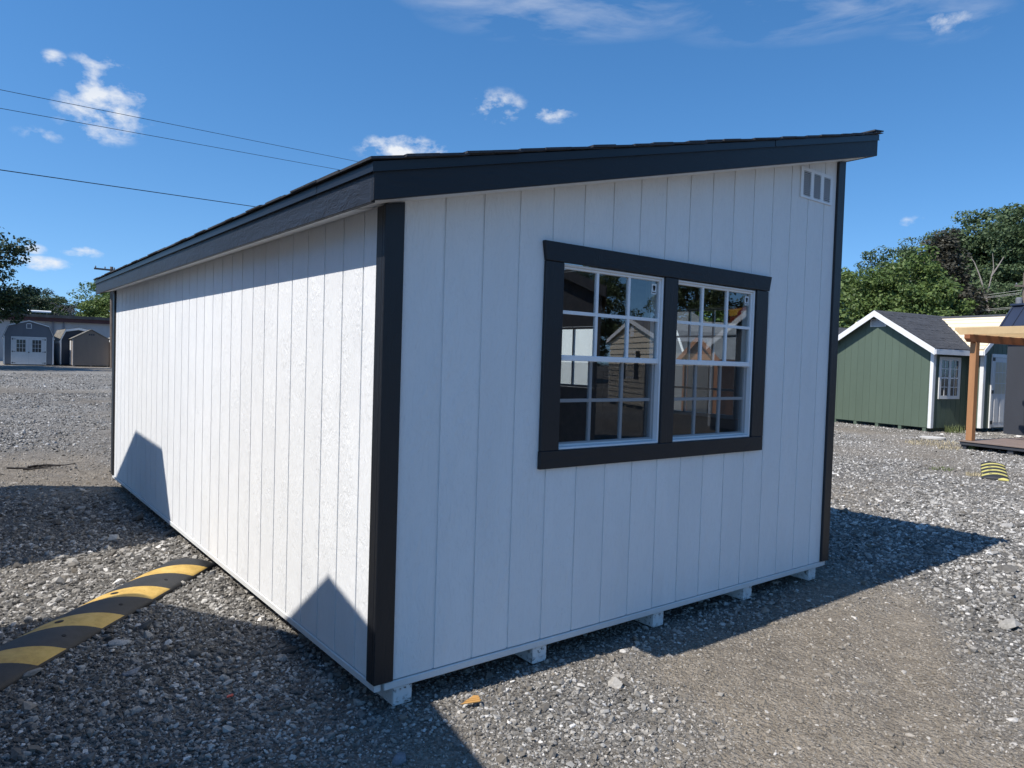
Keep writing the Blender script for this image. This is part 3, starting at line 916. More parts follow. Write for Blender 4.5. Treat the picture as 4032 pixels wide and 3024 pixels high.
# ------------------------------------------------------------------ bits on the gravel
def rock(name, label, x, y, size, mat, seed, flat=.6, rz=0.0):
    rng = np.random.default_rng(seed)
    mb = MB()
    n1, n2 = 7, 11
    for i in range(n1 + 1):
        for j in range(n2):
            a = math.pi * i / n1; b = 2 * math.pi * j / n2
            mb.v.append((math.sin(a) * math.cos(b), math.sin(a) * math.sin(b), math.cos(a)))
    V = np.array(mb.v)
    for _ in range(9):
        d = rng.normal(size=3); d /= np.linalg.norm(d)
        V -= np.maximum(V @ d - rng.uniform(.45, .8), 0)[:, None] * d
    V *= np.array(size) * np.array([1, 1, 1])
    mb.v = [tuple(v) for v in V]
    for i in range(n1):
        for j in range(n2):
            mb.f.append((i * n2 + j, (i + 1) * n2 + j, (i + 1) * n2 + (j + 1) % n2, i * n2 + (j + 1) % n2))
    o = part(name, mb, mat)
    o.location = (x, y, float(gheight(np.array([x]), np.array([y]))[0]) + size[2] * .35); o.rotation_euler = (0.1, -.08, rz)
    tag(o, label, 'stone')
    return o
m_rock = plain('blue_grey_rock', (.20, .21, .225), .85, .45, 16, bump=.004)
m_rock2 = plain('pale_rock', (.36, .35, .33), .9, .35, 14, bump=.004)
rock('stone', 'large blue-grey broken stone at the bottom edge left of the shadow corner', -.08, -.35, (.044, .034, .020), m_rock, 3, rz=.6)
rock('stone', 'rounded tan stone beside the left edge of the long speed bump', -1.06, 1.92, (.028, .022, .026), m_rock2, 5, rz=.2)
rock('stone', 'flat pale slab stone lying in shade right of the speed bump', -.72, 1.36, (.062, .042, .018), m_rock2, 8, rz=-.3)
rock('stone', 'flat grey stone in shade between the speed bump and the shed', -.73, .97, (.055, .036, .016), m_rock, 12, rz=.3)
rock('stone', 'grey stone tucked against the far right end of the long speed bump', .0, 2.33, (.045, .026, .018), m_rock2, 15, rz=.7)

m_chip = grain('split_wood_chip', (.62, .33, .10), 'x', .7, .001, .25, .3, False)
mb = MB()
for k, (a, b, z) in enumerate(((0, .016, 0), (.010, .030, .0035), (.020, .040, .006))):
    mb.prism([(-.045 + k * .018, a, z + .002), (.040, a + .006, z), (.048 - k * .004, b, z + .002), (-.005 + k * .012, b + .004, z + .004)], (0, 0, .0035))
chip = part('wood_chip', mb, m_chip)
chip.location = (.36, -.175, .012); chip.rotation_euler = (.05, -.06, -.45)
tag(chip, 'orange-brown splintered wood chip on sunlit gravel by the shed corner', 'wood chip')
mb = MB().prism([(-.014, -.006, 0), (.012, -.008, .002), (.015, .005, .004), (-.010, .008, .001)], (0, 0, .004))
red = part('plastic_scrap', mb, plain('red_plastic', (.55, .05, .03), .4, .1))
red.location = (-.45, .45, .014); tag(red, 'tiny red plastic scrap on the shaded gravel', 'scrap')
mb = MB()
rnd = random.Random(5)
for k in range(5):
    x0, y0 = rnd.uniform(-.25, .1), rnd.uniform(-.12, .12); a = rnd.uniform(-.35, .35)
    pts = [(x0 + t * .1 * math.cos(a + .2 * math.sin(k + t)), y0 + t * .1 * math.sin(a), .012 + .012 * math.sin(t * 1.3 + k)) for t in range(5)]
    mb.tube(pts, [.012, .011, .009, .007, .004], 6)
tw = part('twig_pile', mb, plain('dark_twig', (.035, .028, .022), .8, .2)); tw.location = (-.62, 7.65, .01)
tag(tw, 'dark twigs and bark lying on the gravel far left', 'twigs')

# ------------------------------------------------------------------ other sheds
def paint(name, col, **kw): return grain(name, col, 'z', kw.get('rough', .6), kw.get('depth', .002), .08, .3, False)
m_green = paint('sage_green_paint', (.105, .142, .105))
m_grey = paint('blue_grey_paint', (.185, .197, .222))
m_tan = paint('taupe_paint', (.245, .195, .158))
m_navy = paint('navy_paint', (.035, .045, .065))
m_char = paint('charcoal_paint', (.055, .058, .066))
m_studio = paint('slate_grey_paint', (.050, .053, .062))
m_pale = paint('pale_white_paint', (.70, .70, .69))
m_orange = paint('terracotta_paint', (.17, .075, .038))
m_cream = plain('cream_roof_panel', (.80, .67, .46), .55, .06, 4)
m_beige = plain('beige_vinyl_siding', (.62, .53, .40), .5, .06, 3)
m_iron = plain('black_hinge_iron', (.015, .015, .016), .5, .1)
m_seal = plain('dark_gap', (.01, .01, .01), .9, .05)

def simple_shed(name, label, loc, rz, W, D, prof, wall, trim, roofm, oh=.10, zb=.10, group=None, side_oh=None, boards=False, skids=True,
                pitch=.2032, shingle=None, rake_h=.12, rake_th=.02, holes=(), left_holes=(), lap=False, wall_side=None):
    """gable or gambrel shed; front wall faces local -y, x to the right, prof = roof outline [(x,z)...] with overhangs"""
    r = thing(name, label, 'shed', loc, rz, group)
    top = lerp_top([(x, z - .05) for x, z in prof])
    br = [x for x, _ in prof]
    front = Frame((0, 0, 0), (1, 0, 0), (0, -1, 0))
    if boards:
        board_wall(r, front, W, zb, top, br, list(holes), wall, wall, first=pitch * .7, pitch=pitch, name='gable_wall')
    elif lap:
        w = part('gable_wall', MB(), wall, r)
        z = zb; k = .19
        mx = max(z_ for _, z_ in prof)
        while z < mx - .1:
            # clip the course to the gable outline
            mb = MB()
            xs = np.linspace(0, W, 121); ok = [x for x in xs if top(x) > z + .02]
            if not ok: break
            l, rr = min(ok), max(ok)
            l2 = min([x for x in xs if top(x) > z + k] or [(l + rr) / 2]); r2 = max([x for x in xs if top(x) > z + k] or [(l + rr) / 2])
            P = [(l, -.034, z), (rr, -.034, z), (r2, -.002, z + k), (l2, -.002, z + k)]
            mb.prism(P, (0, .015, 0))
            part('siding_board', mb, wall, w); z += k
        mb = MB(); slab_with_holes(mb, front, 0, W, zb, top, br, [], -.03, -.017); part('gable_panel', mb, wall, r)
    else:
        mb = MB(); slab_with_holes(mb, front, 0, W, zb, top, br, list(holes), -.02, 0); part('gable_wall', mb, wall, r)
    mb = MB(); back = Frame((W, D, 0), (-1, 0, 0), (0, 1, 0))
    slab_with_holes(mb, back, 0, W, zb, lambda a: top(W - a), [W - b for b in br], [], -.02, 0); part('back_wall', mb, wall, r)
    eL, eR = top(0), top(W)
    ws = wall_side or wall
    lf = Frame((0, D, 0), (0, -1, 0), (-1, 0, 0)); rf = Frame((W, 0, 0), (0, 1, 0), (1, 0, 0))
    for nm, fr, e, hs in (('side_wall', lf, eL, left_holes), ('side_wall', rf, eR, ())):
        if boards: board_wall(r, fr, D, zb, lambda a, e=e: e, [], list(hs), ws, ws, pitch=pitch, name=nm)
        else:
            mb = MB(); slab_with_holes(mb, fr, .0205, D - .0205, zb, lambda a, e=e: e, [], list(hs), -.02, 0); part(nm, mb, ws, r)
    # roof slabs
    for (x0, z0), (x1, z1) in zip(prof[:-1], prof[1:]):
        mb = MB().prism([(x0, -oh, z0 - .035), (x1, -oh, z1 - .035), (x1, -oh, z1), (x0, -oh, z0)], (0, D + 2 * oh, 0))
        rp = part('roof_slope', mb, roofm, r)
        if shingle:
            lo, hi = ((x0, z0), (x1, z1)) if z0 < z1 else ((x1, z1), (x0, z0))
            up = Vector((hi[0] - lo[0], 0, hi[1] - lo[1])); ln = up.length; up.normalize()
            nn = Vector((-up.z, 0, up.x)); nn = nn if nn.z > 0 else -nn
            shingle_slope(rp, shingle, Vector((lo[0], -oh - .015, lo[1])) - up * .02 + nn * .003, up, (0, 1, 0), nn, ln + .01, D + 2 * oh + .03, seed=int(W * 100))
        if trim:
            dx = x1 - x0
            part('rake_board', MB().prism([(x0, -oh - .004, z0 - .03 - rake_h), (x1, -oh - .004, z1 - .03 - rake_h), (x1, -oh - .004, z1 - .012), (x0, -oh - .004, z0 - .012)], (0, -rake_th, 0)), trim, r)
    if trim:
        for x, (px, pz), s in ((0, prof[0], -1), (W, prof[-1], 1)):
            part('fascia_board', MB().box(*sorted((px, px + s * .018)), -oh - .003, D + oh, pz - .03 - rake_h, pz - .006), trim, r)
            part('corner_trim', MB().box(*sorted((x + s * .016, x - s * .075)), -.0195, -.0006, zb - .005, top(x) - .02), trim, r)
            part('corner_trim', MB().box(*sorted((x + s * .0008, x + s * .0185)), .0, .09, zb - .005, top(x) - .02), trim, r)
    if skids:
        n = max(3, int(W / .85) + 1)
        for k in range(n):
            x = .06 + (W - .21) * k / (n - 1)
            part('skid', MB().box(x, x + .09, .01, D - .02, .0, zb - .0008), wall, r)
    r['_top'] = 1
    del r['_top']
    return r

def gable(W, eave, rise, oh=.13):
    m = rise / (W / 2)
    return [(-oh, eave - m * oh), (W / 2, eave + rise), (W + oh, eave - m * oh)]
def gambrel(W, eave, sh_in, sh_z, apex, oh=.05):
    m = (sh_z - eave) / sh_in
    return [(-oh, eave - m * oh), (sh_in, sh_z), (W / 2, apex), (W - sh_in, sh_z), (W + oh, eave - m * oh)]

def casement(parent, fr, a0, a1, z0, z1, nx, ny, trim, tw=.09, glass=None, pairs=1, double=True):
    """cased window: part window > casings, muntins, panes"""
    mb = MB()
    fr.rect(mb, a0 - tw, a0, z0 - tw, z1 + tw, .001, .022); fr.rect(mb, a1, a1 + tw, z0 - tw, z1 + tw, .001, .022)
    fr.rect(mb, a0, a1, z1, z1 + tw, .001, .022); fr.rect(mb, a0, a1, z0 - tw, z0, .001, .022)
    w = part('window', mb, trim, parent)
    seg = (a1 - a0) / pairs
    for q in range(pairs):
        b0 = a0 + q * seg + (.045 if q else 0); b1 = a0 + (q + 1) * seg - (.045 if q < pairs - 1 else 0)
        if q < pairs - 1:
            part('mullion', fr.rect(MB(), b1, b1 + .09, z0, z1, .001, .018), trim, w)
        spans = [(z0, (z0 + z1) / 2 - .015), ((z0 + z1) / 2 + .015, z1)] if double else [(z0, z1)]
        if double: part('meeting_rail', fr.rect(MB(), b0, b1, spans[0][1], spans[1][0], .001, .016), m_vinyl, w)
        for (c0, c1) in spans:
            xs = [b0 + (b1 - b0) * k / nx for k in range(nx + 1)]; zs = [c0 + (c1 - c0) * k / ny for k in range(ny + 1)]
            for x in xs[1:-1]: part('muntin', fr.rect(MB(), x - .008, x + .008, c0, c1, .003, .012), m_vinyl, w)
            for z in zs[1:-1]:
                for l, rr in zip(xs[:-1], xs[1:]): part('muntin', fr.rect(MB(), l + .009, rr - .009, z - .008, z + .008, .003, .0118), m_vinyl, w)
            for l, rr in zip(xs[:-1], xs[1:]):
                for p0, p1 in zip(zs[:-1], zs[1:]):
                    part('pane', fr.rect(MB(), l + .002, rr - .002, p0 + .002, p1 - .002, .0006, .0028), glass or m_glass_dark, w)
    return w

# --- neighbours just outside the left edge: their gables throw the two shadows on the white shed
simple_shed('gable_shed', 'gabled storage shed left of the camera, throwing the peaked shadow', (-1.566 - .016 - .140, -.87 + .089 - .025, 0), math.atan2(1, -.18),
            2.98 - .18, 4.2, gable(2.80, 2.826 - .715 + .055, .66, .09), m_tan, m_white_plain, m_shingle_grey, oh=.12)
simple_shed('barn_shed', 'gambrel barn shed left of the camera, throwing the blunt shadow', (-1.7715 - .117, 3.528 - .025, 0), math.atan2(1, -.21),
            3.10, 4.8, gambrel(3.10, 2.27, .43, 3.065, 3.406, .05), m_grey, m_white_plain, m_shingle_grey, oh=.10)

# --- far left row ---------------------------------------------------------------
barn = simple_shed('barn_shed', 'blue-grey gambrel barn shed with white double doors, far left', (1.75, 62.75, 0), -.06, 3.13, 7.2,
                   gambrel(3.13, 2.24, .30, 3.03, 3.40, .06), m_grey, m_white_plain, m_shingle_tan, oh=.06, zb=.09, group='sheds in the far left row', boards=True, shingle=shingle_meshes(m_shingle_tan, seed=9), rake_h=.07, wall_side=m_pale)
bf = Frame((0, 0, 0), (1, 0, 0), (0, -1, 0))
m_door = plain('white_door_paint', (.70, .70, .70), .5, .05)
part('door_casing', bf.rect(bf.rect(bf.rect(MB(), .46, .53, .06, 2.14, .001, .03), 2.60, 2.67, .06, 2.14, .001, .03), .53, 2.60, 2.07, 2.14, .001, .03), m_white_plain, barn)
for k, (a0, a1) in enumerate(((.535, 1.562), (1.568, 2.595))):
    d = part('door', bf.rect(MB(), a0, a1, .07, 2.065, .001, .022), m_door, barn)
    g0 = a0 + (.25 if k == 0 else .20); gw = .58
    for i in range(3):
        for j in range(3):
            x0 = g0 + i * gw / 3; z0 = .99 + j * .31
            part('pane', bf.rect(MB(), x0 + .014, x0 + gw / 3 - .014, z0 + .014, z0 + .296, .0225, .026), m_glass_dark, d)
    hx = a0 if k == 0 else a1; s = 1 if k == 0 else -1
    for hz in (.18, 1.02, 1.95):
        mb = MB(); bf.rect(mb, *sorted((hx - s * .03, hx + s * .03)), hz - .055, hz + .055, .0305, .037); bf.rect(mb, *sorted((hx + s * .03, hx + s * .20)), hz - .014, hz + .014, .0305, .037)
        part('hinge', mb, m_iron, d)
    if k == 0: part('latch', MB().tube([bf.p(a1 - .0, .98, .023), bf.p(a1 - .0, .98, .06)], .045, 10), m_iron, d)
vb = part('vent', bf.quad(MB(), [(1.39, 2.76), (1.74, 2.76), (1.74, 3.10), (1.68, 3.17), (1.45, 3.17), (1.39, 3.10)], .001, .02), m_white_plain, barn)
part('vent_screen', bf.rect(MB(), 1.44, 1.69, 2.80, 3.10, .0205, .024), m_grey, vb)
casement(barn, Frame((0, 7.2, 0), (0, -1, 0), (-1, 0, 0)), 5.0, 5.6, .95, 1.85, 2, 2, m_white_plain)

mid = simple_shed('barn_shed', 'navy-fronted gambrel barn with white trim half hidden between the grey and taupe sheds', (5.42, 63.6, 0), 0, 2.45, 5.6,
                  gambrel(2.45, 2.04, .36, 2.86, 3.02, .05), m_navy, m_white_plain, m_shingle_tan, oh=.08, zb=.09, group='sheds in the far left row', rake_h=.16, wall_side=m_pale, shingle=shingle_meshes(m_shingle_tan, seed=19))

tan = simple_shed('gable_shed', 'taupe gable shed with plain front wall and small triple vent, far left', (6.00, 61.2, 0), -.03, 2.42, 6.7,
                  gable(2.42, 2.16, .70, .10), m_tan, None, m_shingle_tan, oh=.05, zb=.09, group='sheds in the far left row', boards=True, shingle=shingle_meshes(m_shingle_tan, seed=29))
for k in range(3):
    part('vent_slot', bf.rect(MB(), 1.03 + k * .14, 1.13 + k * .14, 2.40, 2.52, .001, .006), m_navy, tan)
part('corner_trim', MB().box(-.02, .0, -.02, .09, .09, 2.10), m_white_plain, tan)
tl = Frame((0, 6.7, 0), (0, -1, 0), (-1, 0, 0))
d = part('door', tl.rect(MB(), 3.6, 5.5, .10, 1.98, .001, .025), m_door, tan)
for k in range(3): part('door_groove', tl.rect(MB(), 4.1 + k * .45, 4.115 + k * .45, .15, 1.93, .0255, .027), m_grey, d)
casement(tan, tl, 2.2, 2.9, 1.0, 1.85, 2, 2, m_white_plain)
simple_shed('gable_shed', 'white lap-sided shed showing as a sunlit strip beside the taupe shed', (8.52, 60.6, 0), -.03, 2.4, 5.0,
            gable(2.4, 2.15, .6, .12), m_pale, m_white_plain, m_shingle_tan, oh=.05, zb=.09, group='sheds in the far left row')

# --- warehouse behind them ----------------------------------------------------------
m_block = NT('painted_block_wall')
_v = m_block.coords((1, 1, .25))
_n = m_block.noise(_v, .8, 7, .7)
m_block.set(m_block.ramp(_n, [(.28, (.22, .23, .24)), (.42, (.34, .355, .37)), (.7, (.43, .445, .46))]), .85, 0, .3)
m_block = m_block.m
m_tar = plain('tar_roof', (.09, .085, .08), .9, .3, 2)
m_red = plain('dull_red_fascia', (.075, .032, .032), .7, .2, 2)
wh = thing('warehouse', 'long low pale block warehouse with a dark red eave behind the far sheds', 'warehouse', (-16, 79.6, 0), math.radians(-5.2))
part('wall', MB().box(0, 52, 0, .3, 0, 3.92), m_block, wh)
part('wall', MB().box(0, .3, .3, 24, 0, 3.92), m_block, wh)
part('wall', MB().box(51.7, 52, .3, 24, 0, 3.92), m_block, wh)
part('fascia', MB().box(-.3, 52.3, -.35, -.02, 3.80, 4.14), m_red, wh)
part('roof', MB().prism([(-.4, -.45, 4.14), (-.4, 24, 4.9), (-.4, 24, 5.0), (-.4, -.45, 4.42)], (52.8, 0, 0)), m_tar, wh)
for x in (13.2, 22.35, 23.2, 31, 40): part('downpipe', MB().tube([(x, -.1, .1), (x, -.1, 3.8)], .07, 8), m_grey, wh)
mb = MB(); rr_ = random.Random(3)
for k in range(26):
    a = Vector((22.6 + rr_.uniform(0, 1.6), .6 + rr_.uniform(0, 1), 4.5 + rr_.uniform(0, .8))); b = a + Vector((rr_.uniform(-.7, .7), 0, rr_.uniform(-.5, .5)))
    mb.tube([a, (a + b) / 2 + Vector((0, 0, .15)), b], .035, 5)
part('roof_conduit', mb, plain('weathered_conduit', (.13, .12, .11), .8, .2), wh)
part('roof_sheet', MB().prism([(17.9, .6, 4.62), (22.2, .6, 4.62), (22.2, 2.8, 4.78), (17.9, 2.8, 4.78)], (0, 0, .12)), m_white_plain, wh)

# --- green cabin at the right ---------------------------------------------------------
TH = math.atan(.177)
OX, OY = 18.094, 5.196
RZ = math.atan2(-math.cos(TH), -math.sin(TH))     # local x runs to the viewer's right, local y away
def w2(t, s):                                     # (t, s) of the right-hand group -> world xy
    return (OX + t * math.sin(TH) + s * math.cos(TH), OY + t * math.cos(TH) - s * math.sin(TH))
cab = thing('green_cabin', 'sage green L-shaped cabin with white trim and charcoal shingle gable, right', 'cabin', (*w2(3.10, 0), 0), RZ)
CW, zb = 3.10, .100
prof = [(-.16, 2.10), (1.55, 3.12), (3.26, 2.10)]
topc = lerp_top([(x, z - .06) for x, z in prof])
cf = Frame((0, 0, 0), (1, 0, 0), (0, -1, 0))
board_wall(cab, cf, CW, zb, topc, [1.55], [], m_green, m_green, first=.15, name='gable_wall', groove=.012)
cr = Frame((CW, 0, 0), (0, 1, 0), (1, 0, 0))
board_wall(cab, cr, 1.60, zb, lambda a: topc(CW), [], [], m_green, m_green, name='side_wall', groove=.012)
cl = Frame((0, 4.2, 0), (0, -1, 0), (-1, 0, 0))
part('side_wall', cl.rect(MB(), 0, 4.18, zb, topc(0), -.02, 0), m_green, cab)
sh_cab = shingle_meshes(m_shingle, seed=41)
for (x0, z0), (x1, z1) in zip(prof[:-1], prof[1:]):
    rp = part('roof_slope', MB().prism([(x0, -.20, z0 - .035), (x1, -.20, z1 - .035), (x1, -.20, z1), (x0, -.20, z0)], (0, 3.3, 0)), m_shingle, cab)
    lo, hi = ((x0, z0), (x1, z1)) if z0 < z1 else ((x1, z1), (x0, z0))
    up = Vector((hi[0] - lo[0], 0, hi[1] - lo[1])); ln = up.length; up.normalize(); nn = Vector((-up.z, 0, up.x)); nn = nn if nn.z > 0 else -nn
    if lo[0] > 1: shingle_slope(rp, sh_cab, Vector((lo[0], -.215, lo[1])) - up * .02 + nn * .003, up, (0, 1, 0), nn, ln + .01, 3.3, seed=5)
    part('rake_board', MB().prism([(x0, -.203, z0 - .165), (x1, -.203, z1 - .165), (x1, -.203, z1 - .006), (x0, -.203, z0 - .006)], (0, -.022, 0)), m_white_plain, cab)
part('fascia_board', MB().box(3.262, 3.285, -.20, 1.40, 1.955, 2.09), m_white_plain, cab)
part('corner_trim', MB().box(CW - .065, CW + .0195, -.02, -.0006, zb - .004, topc(CW) - .02), m_white_plain, cab)
part('corner_trim', MB().box(CW + .0006, CW + .0195, .0, .085, zb - .004, topc(CW) - .02), m_white_plain, cab)
for k in range(5): part('skid', MB().box(.25 + k * .66, .34 + k * .66, .01, 1.6, 0, zb - .001), m_green, cab)
vt = part('vent', cf.rect(MB(), 1.31, 1.77, 2.69, 2.90, .001, .018), m_white_plain, cab)
for k in range(9): part('louver', cf.rect(MB(), 1.34, 1.74, 2.705 + k * .021, 2.715 + k * .021, .0185, .022), m_grey, vt)
casement(cab, cr, .33, 1.05, .92, 1.82, 2, 2, m_white_plain, .085, pairs=2)
# rear wing with the cream roof
wz = 1.58
FX = CW + .33
wf = Frame((0, wz, 0), (1, 0, 0), (0, -1, 0))
part('wing_wall', wf.rect(MB(), CW + .002, FX, zb, 1.98, -.02, 0), m_green, cab)
wr = Frame((FX, wz, 0), (0, 1, 0), (1, 0, 0))
topw = lerp_top([(-.2, 1.9), (.97, 2.95), (2.1, 1.9)])
board_wall(cab, wr, 1.94, zb, topw, [.97], [], m_green, m_green, name='wing_gable_wall')
part('corner_trim', MB().box(FX - .075, FX + .0195, wz - .02, wz - .0006, zb, 1.99), m_white_plain, cab)
part('corner_trim', MB().box(FX + .0006, FX + .0195, wz, wz + .08, zb, 1.99), m_white_plain, cab)
e0, e1 = (1.36, 2.11), (2.55, 3.06)
wing = part('wing_roof', MB().prism([(-1.0, e0[0], e0[1] - .04), (-1.0, e1[0], e1[1] - .04), (-1.0, e1[0], e1[1]), (-1.0, e0[0], e0[1])], (FX + 1.12, 0, 0)), m_cream, cab)
for k in range(9):
    f0, f1 = k / 9, (k + 1) / 9
    ya, za = e0[0] + (e1[0] - e0[0]) * f0, e0[1] + (e1[1] - e0[1]) * f0
    yb, zb_ = e0[0] + (e1[0] - e0[0]) * f1, e0[1] + (e1[1] - e0[1]) * f1
    part('roof_plank', MB().prism([(-1.0, ya - .006, za + .010), (-1.0, yb, zb_ + .002), (-1.0, yb - .006, zb_ + .010), (-1.0, ya - .012, za + .022)], (FX + 1.115, 0, 0)), m_cream, wing)
part('wing_roof_back', MB().prism([(-1.0, e1[0], e1[1] - .04), (-1.0, 3.75, 2.055 - .04), (-1.0, 3.75, 2.055), (-1.0, e1[0], e1[1])], (FX + 1.12, 0, 0)), m_shingle, cab)
part('ridge_cap', MB().prism([(-1.0, e1[0] - .07, e1[1] - .035), (-1.0, e1[0], e1[1] + .035), (-1.0, e1[0] + .07, e1[1] - .035)], (FX + 1.13, 0, 0)), m_shingle, cab)
part('wing_fascia', MB().box(CW - .3, FX + .12, e0[0] - .022, e0[0] - .001, 1.975, 2.075), m_white_plain, cab)
part('wing_rake_board', MB().prism([(FX + .121, e0[0], e0[1] - .14), (FX + .121, e1[0], e1[1] - .14), (FX + .121, e1[0], e1[1]), (FX + .121, e0[0], e0[1])], (.02, 0, 0)), m_white_plain, cab)
part('wing_rake_board', MB().prism([(FX + .121, 3.75, 1.92), (FX + .121, e1[0], e1[1] - .14), (FX + .121, e1[0], e1[1]), (FX + .121, 3.75, 2.055)], (.02, 0, 0)), m_white_plain, cab)
part('door_casing', wr.rect(wr.rect(wr.rect(MB(), .34, .42, zb, 2.03, .001, .03), 1.10, 1.18, zb, 2.03, .001, .03), .42, 1.10, 1.94, 2.03, .001, .03), m_white_plain, cab)
dr = part('door', wr.rect(MB(), .425, 1.095, zb + .02, 1.935, .001, .02), m_door, cab)
m_blind = plain('cream_blind', (.66, .60, .47), .7, .05)
for i in range(3):
    for j in range(3):
        part('pane', wr.rect(MB(), .52 + i * .165, .66 + i * .165, 1.00 + j * .28, 1.26 + j * .28, .0205, .024), m_blind, dr)
for i in range(2): part('door_panel', wr.rect(MB(), .52 + i * .27, .70 + i * .27, .25, .85, .0205, .028), m_door, dr)
for z in (.2, 1.0, 1.85): part('hinge', wr.rect(MB(), .36, .46, z, z + .09, .031, .037), m_iron, dr)

# --- charcoal studio with deck and cedar pergola ---------------------------------------
m_cedar = grain('cedar', (.44, .215, .095), 'z', .55, .002, .22, .35, False)
m_cedar_d = grain('cedar_beam', (.30, .11, .045), 'y', .55, .002, .2, .35, False)
m_pine = grain('pine_rafter', (.64, .45, .235), 'x', .55, .002, .16, .35, False)
m_deck = plain('brown_deck_board', (.22, .165, .135), .6, .12, 5)
m_metal = plain('navy_metal_roof', (.035, .045, .075), .35, .1, 2, .3, .5)
stu = thing('studio_shed', 'charcoal panelled studio with navy metal roof and cedar pergola over its deck, right edge', 'studio', (*w2(0, 0), 0), RZ)
# local x = -t, local y = s
WS = -.40
sf = Frame((1.93, WS, 0), (1, 0, 0), (0, -1, 0))
board_wall(stu, sf, 4.6, .17, lambda a: 2.50, [], [(1.9, 3.1, .9, 2.05)], m_studio, m_studio, first=.41, pitch=.41, name='front_wall', groove=.015)
casement(stu, sf, 1.95, 3.05, .95, 2.0, 2, 2, m_char, .06, pairs=2)
sl_ = Frame((1.93, 3.0, 0), (0, -1, 0), (-1, 0, 0))
mb = MB(); sl_.quad(mb, [(0, .17), (3.38, .17), (3.38, 2.48), (3.1, 2.85), (0, 2.2)], -.02, 0); part('side_wall', mb, m_char, stu)
rfm = part('metal_roof', MB().prism([(1.88, -.70, 2.52), (1.88, -.20, 3.03), (1.88, -.20, 3.07), (1.88, -.70, 2.56)], (4.8, 0, 0)), m_metal, stu)
part('metal_roof', MB().prism([(1.88, -.199, 3.03), (1.88, 3.1, 2.2), (1.88, 3.1, 2.24), (1.88, -.199, 3.07)], (4.8, 0, 0)), m_metal, stu)
part('ridge_cap', MB().box(1.87, 6.7, -.28, -.12, 3.06, 3.10), m_metal, stu)
for k in range(13):
    x = 1.90 + k * .23
    part('roof_rib', MB().prism([(x, -.70, 2.561), (x, -.20, 3.071), (x, -.20, 3.096), (x, -.70, 2.586)], (.03, 0, 0)), m_metal, rfm)
# deck
DK = part('deck_frame', MB(), m_char, stu)
dx0, dx1, dy0, dy1 = 2.63, 6.4, -3.25, WS - .02
part('rim_joist', MB().box(dx0, dx1, dy0 + .02, dy0 + .06, .085, .145), m_char, stu)
part('rim_joist', MB().box(dx0 + .01, dx0 + .05, dy0 + .061, dy1, .085, .145), m_char, stu)
bpy.data.objects.remove(DK)
y = dy0
while y < dy1 - .05:
    part('deck_board', MB().box(dx0 - .015, dx1, y, y + .135, .1455, .170), m_deck, stu, bevel=.003); y += .1395
for x in (2.64, 3.50, 4.4, 5.3): part('skid', MB().box(x, x + .10, dy0 + .05, dy1, .0, .0848), m_char, stu)
# pergola
part('post', MB().box(2.68, 2.80, -3.14, -3.02, .1705, 2.115), m_cedar, stu, bevel=.004)
part('post', MB().box(5.60, 5.72, -3.14, -3.02, .1705, 2.115), m_cedar, stu, bevel=.004)
for x in (2.685, 5.605):
    part('beam', MB().prism([(x, -3.36, 2.18), (x, -3.27, 2.116), (x, WS - .03, 2.116), (x, WS - .03, 2.262), (x, -3.36, 2.262)], (.11, 0, 0)), m_cedar_d, stu, bevel=.003)
for k in range(7):
    y = -3.25 + k * .42
    part('rafter', MB().prism([(2.43, y, 2.405), (2.43, y, 2.36), (2.53, y, 2.263), (6.1, y, 2.263), (6.1, y, 2.405)], (0, .04, 0)), m_pine, stu, bevel=.003)
bench = thing('bench', 'pale wooden bench at the right edge of the deck', 'bench', (*w2(-3.86, -1.5), .170), RZ)
part('seat', MB().box(0, .9, -.2, .2, .40, .44), m_pine, bench, bevel=.004)
part('backrest', MB().prism([(-.05, .2, .44), (-.05, .24, .44), (-.05, .36, .85), (-.05, .32, .85)], (1.0, 0, 0)), m_pine, bench)
for x in (.02, .82):
    for yy in (-.18, .13): part('leg', MB().box(x, x + .06, yy, yy + .05, 0, .40), m_pine, bench)

# --- roof peeping out behind the cabin
simple_shed('gable_shed', 'charcoal-roofed shed mostly hidden behind the green cabin', (*w2(7.2, 3.0), 0), RZ, 3.2, 4.0, gable(3.2, 2.1, .85), m_pale, m_white_plain, m_shingle, group=None)

# --- concrete lid and weeds near the cabin
lid = part('concrete_lid', MB().tube([(0, 0, 0), (0, 0, .035)], .26, 18), plain('pale_concrete', (.55, .53, .49), .85, .1))
lid.location = (16.1, 4.33, .01); tag(lid, 'pale round concrete lid on the gravel before the green cabin', 'lid')

def grass_tuft(label, x, y, n, h, spread, col, seed, name='grass_tuft'):
    rng = np.random.default_rng(seed)
    V, F = [], []
    for k in range(n):
        a = rng.uniform(0, 6.283); r = spread * math.sqrt(rng.uniform()); bx, by = r * math.cos(a), r * math.sin(a) * .6
        lean = rng.uniform(.1, .7) * h; d = rng.uniform(0, 6.283); w = .006; hh = h * rng.uniform(.5, 1.1)
        i = len(V)
        px, py = -math.sin(d) * w, math.cos(d) * w
        V += [(bx - px, by - py, 0), (bx + px, by + py, 0), (bx + px * .7 + math.cos(d) * lean * .4, by + py * .7 + math.sin(d) * lean * .4, hh * .6), (bx - px * .7 + math.cos(d) * lean * .4, by - py * .7 + math.sin(d) * lean * .4, hh * .6), (bx + math.cos(d) * lean, by + math.sin(d) * lean, hh)]
        F += [(i, i + 1, i + 2, i + 3), (i + 3, i + 2, i + 4)]
    mb = MB(); mb.v = V; mb.f = F
    o = part(name, mb, col); o.location = (x, y, 0); tag(o, label, 'grass', kind='stuff')
m_dry = plain('dry_grass_blade', (.40, .34, .22), .8, .3, 20)
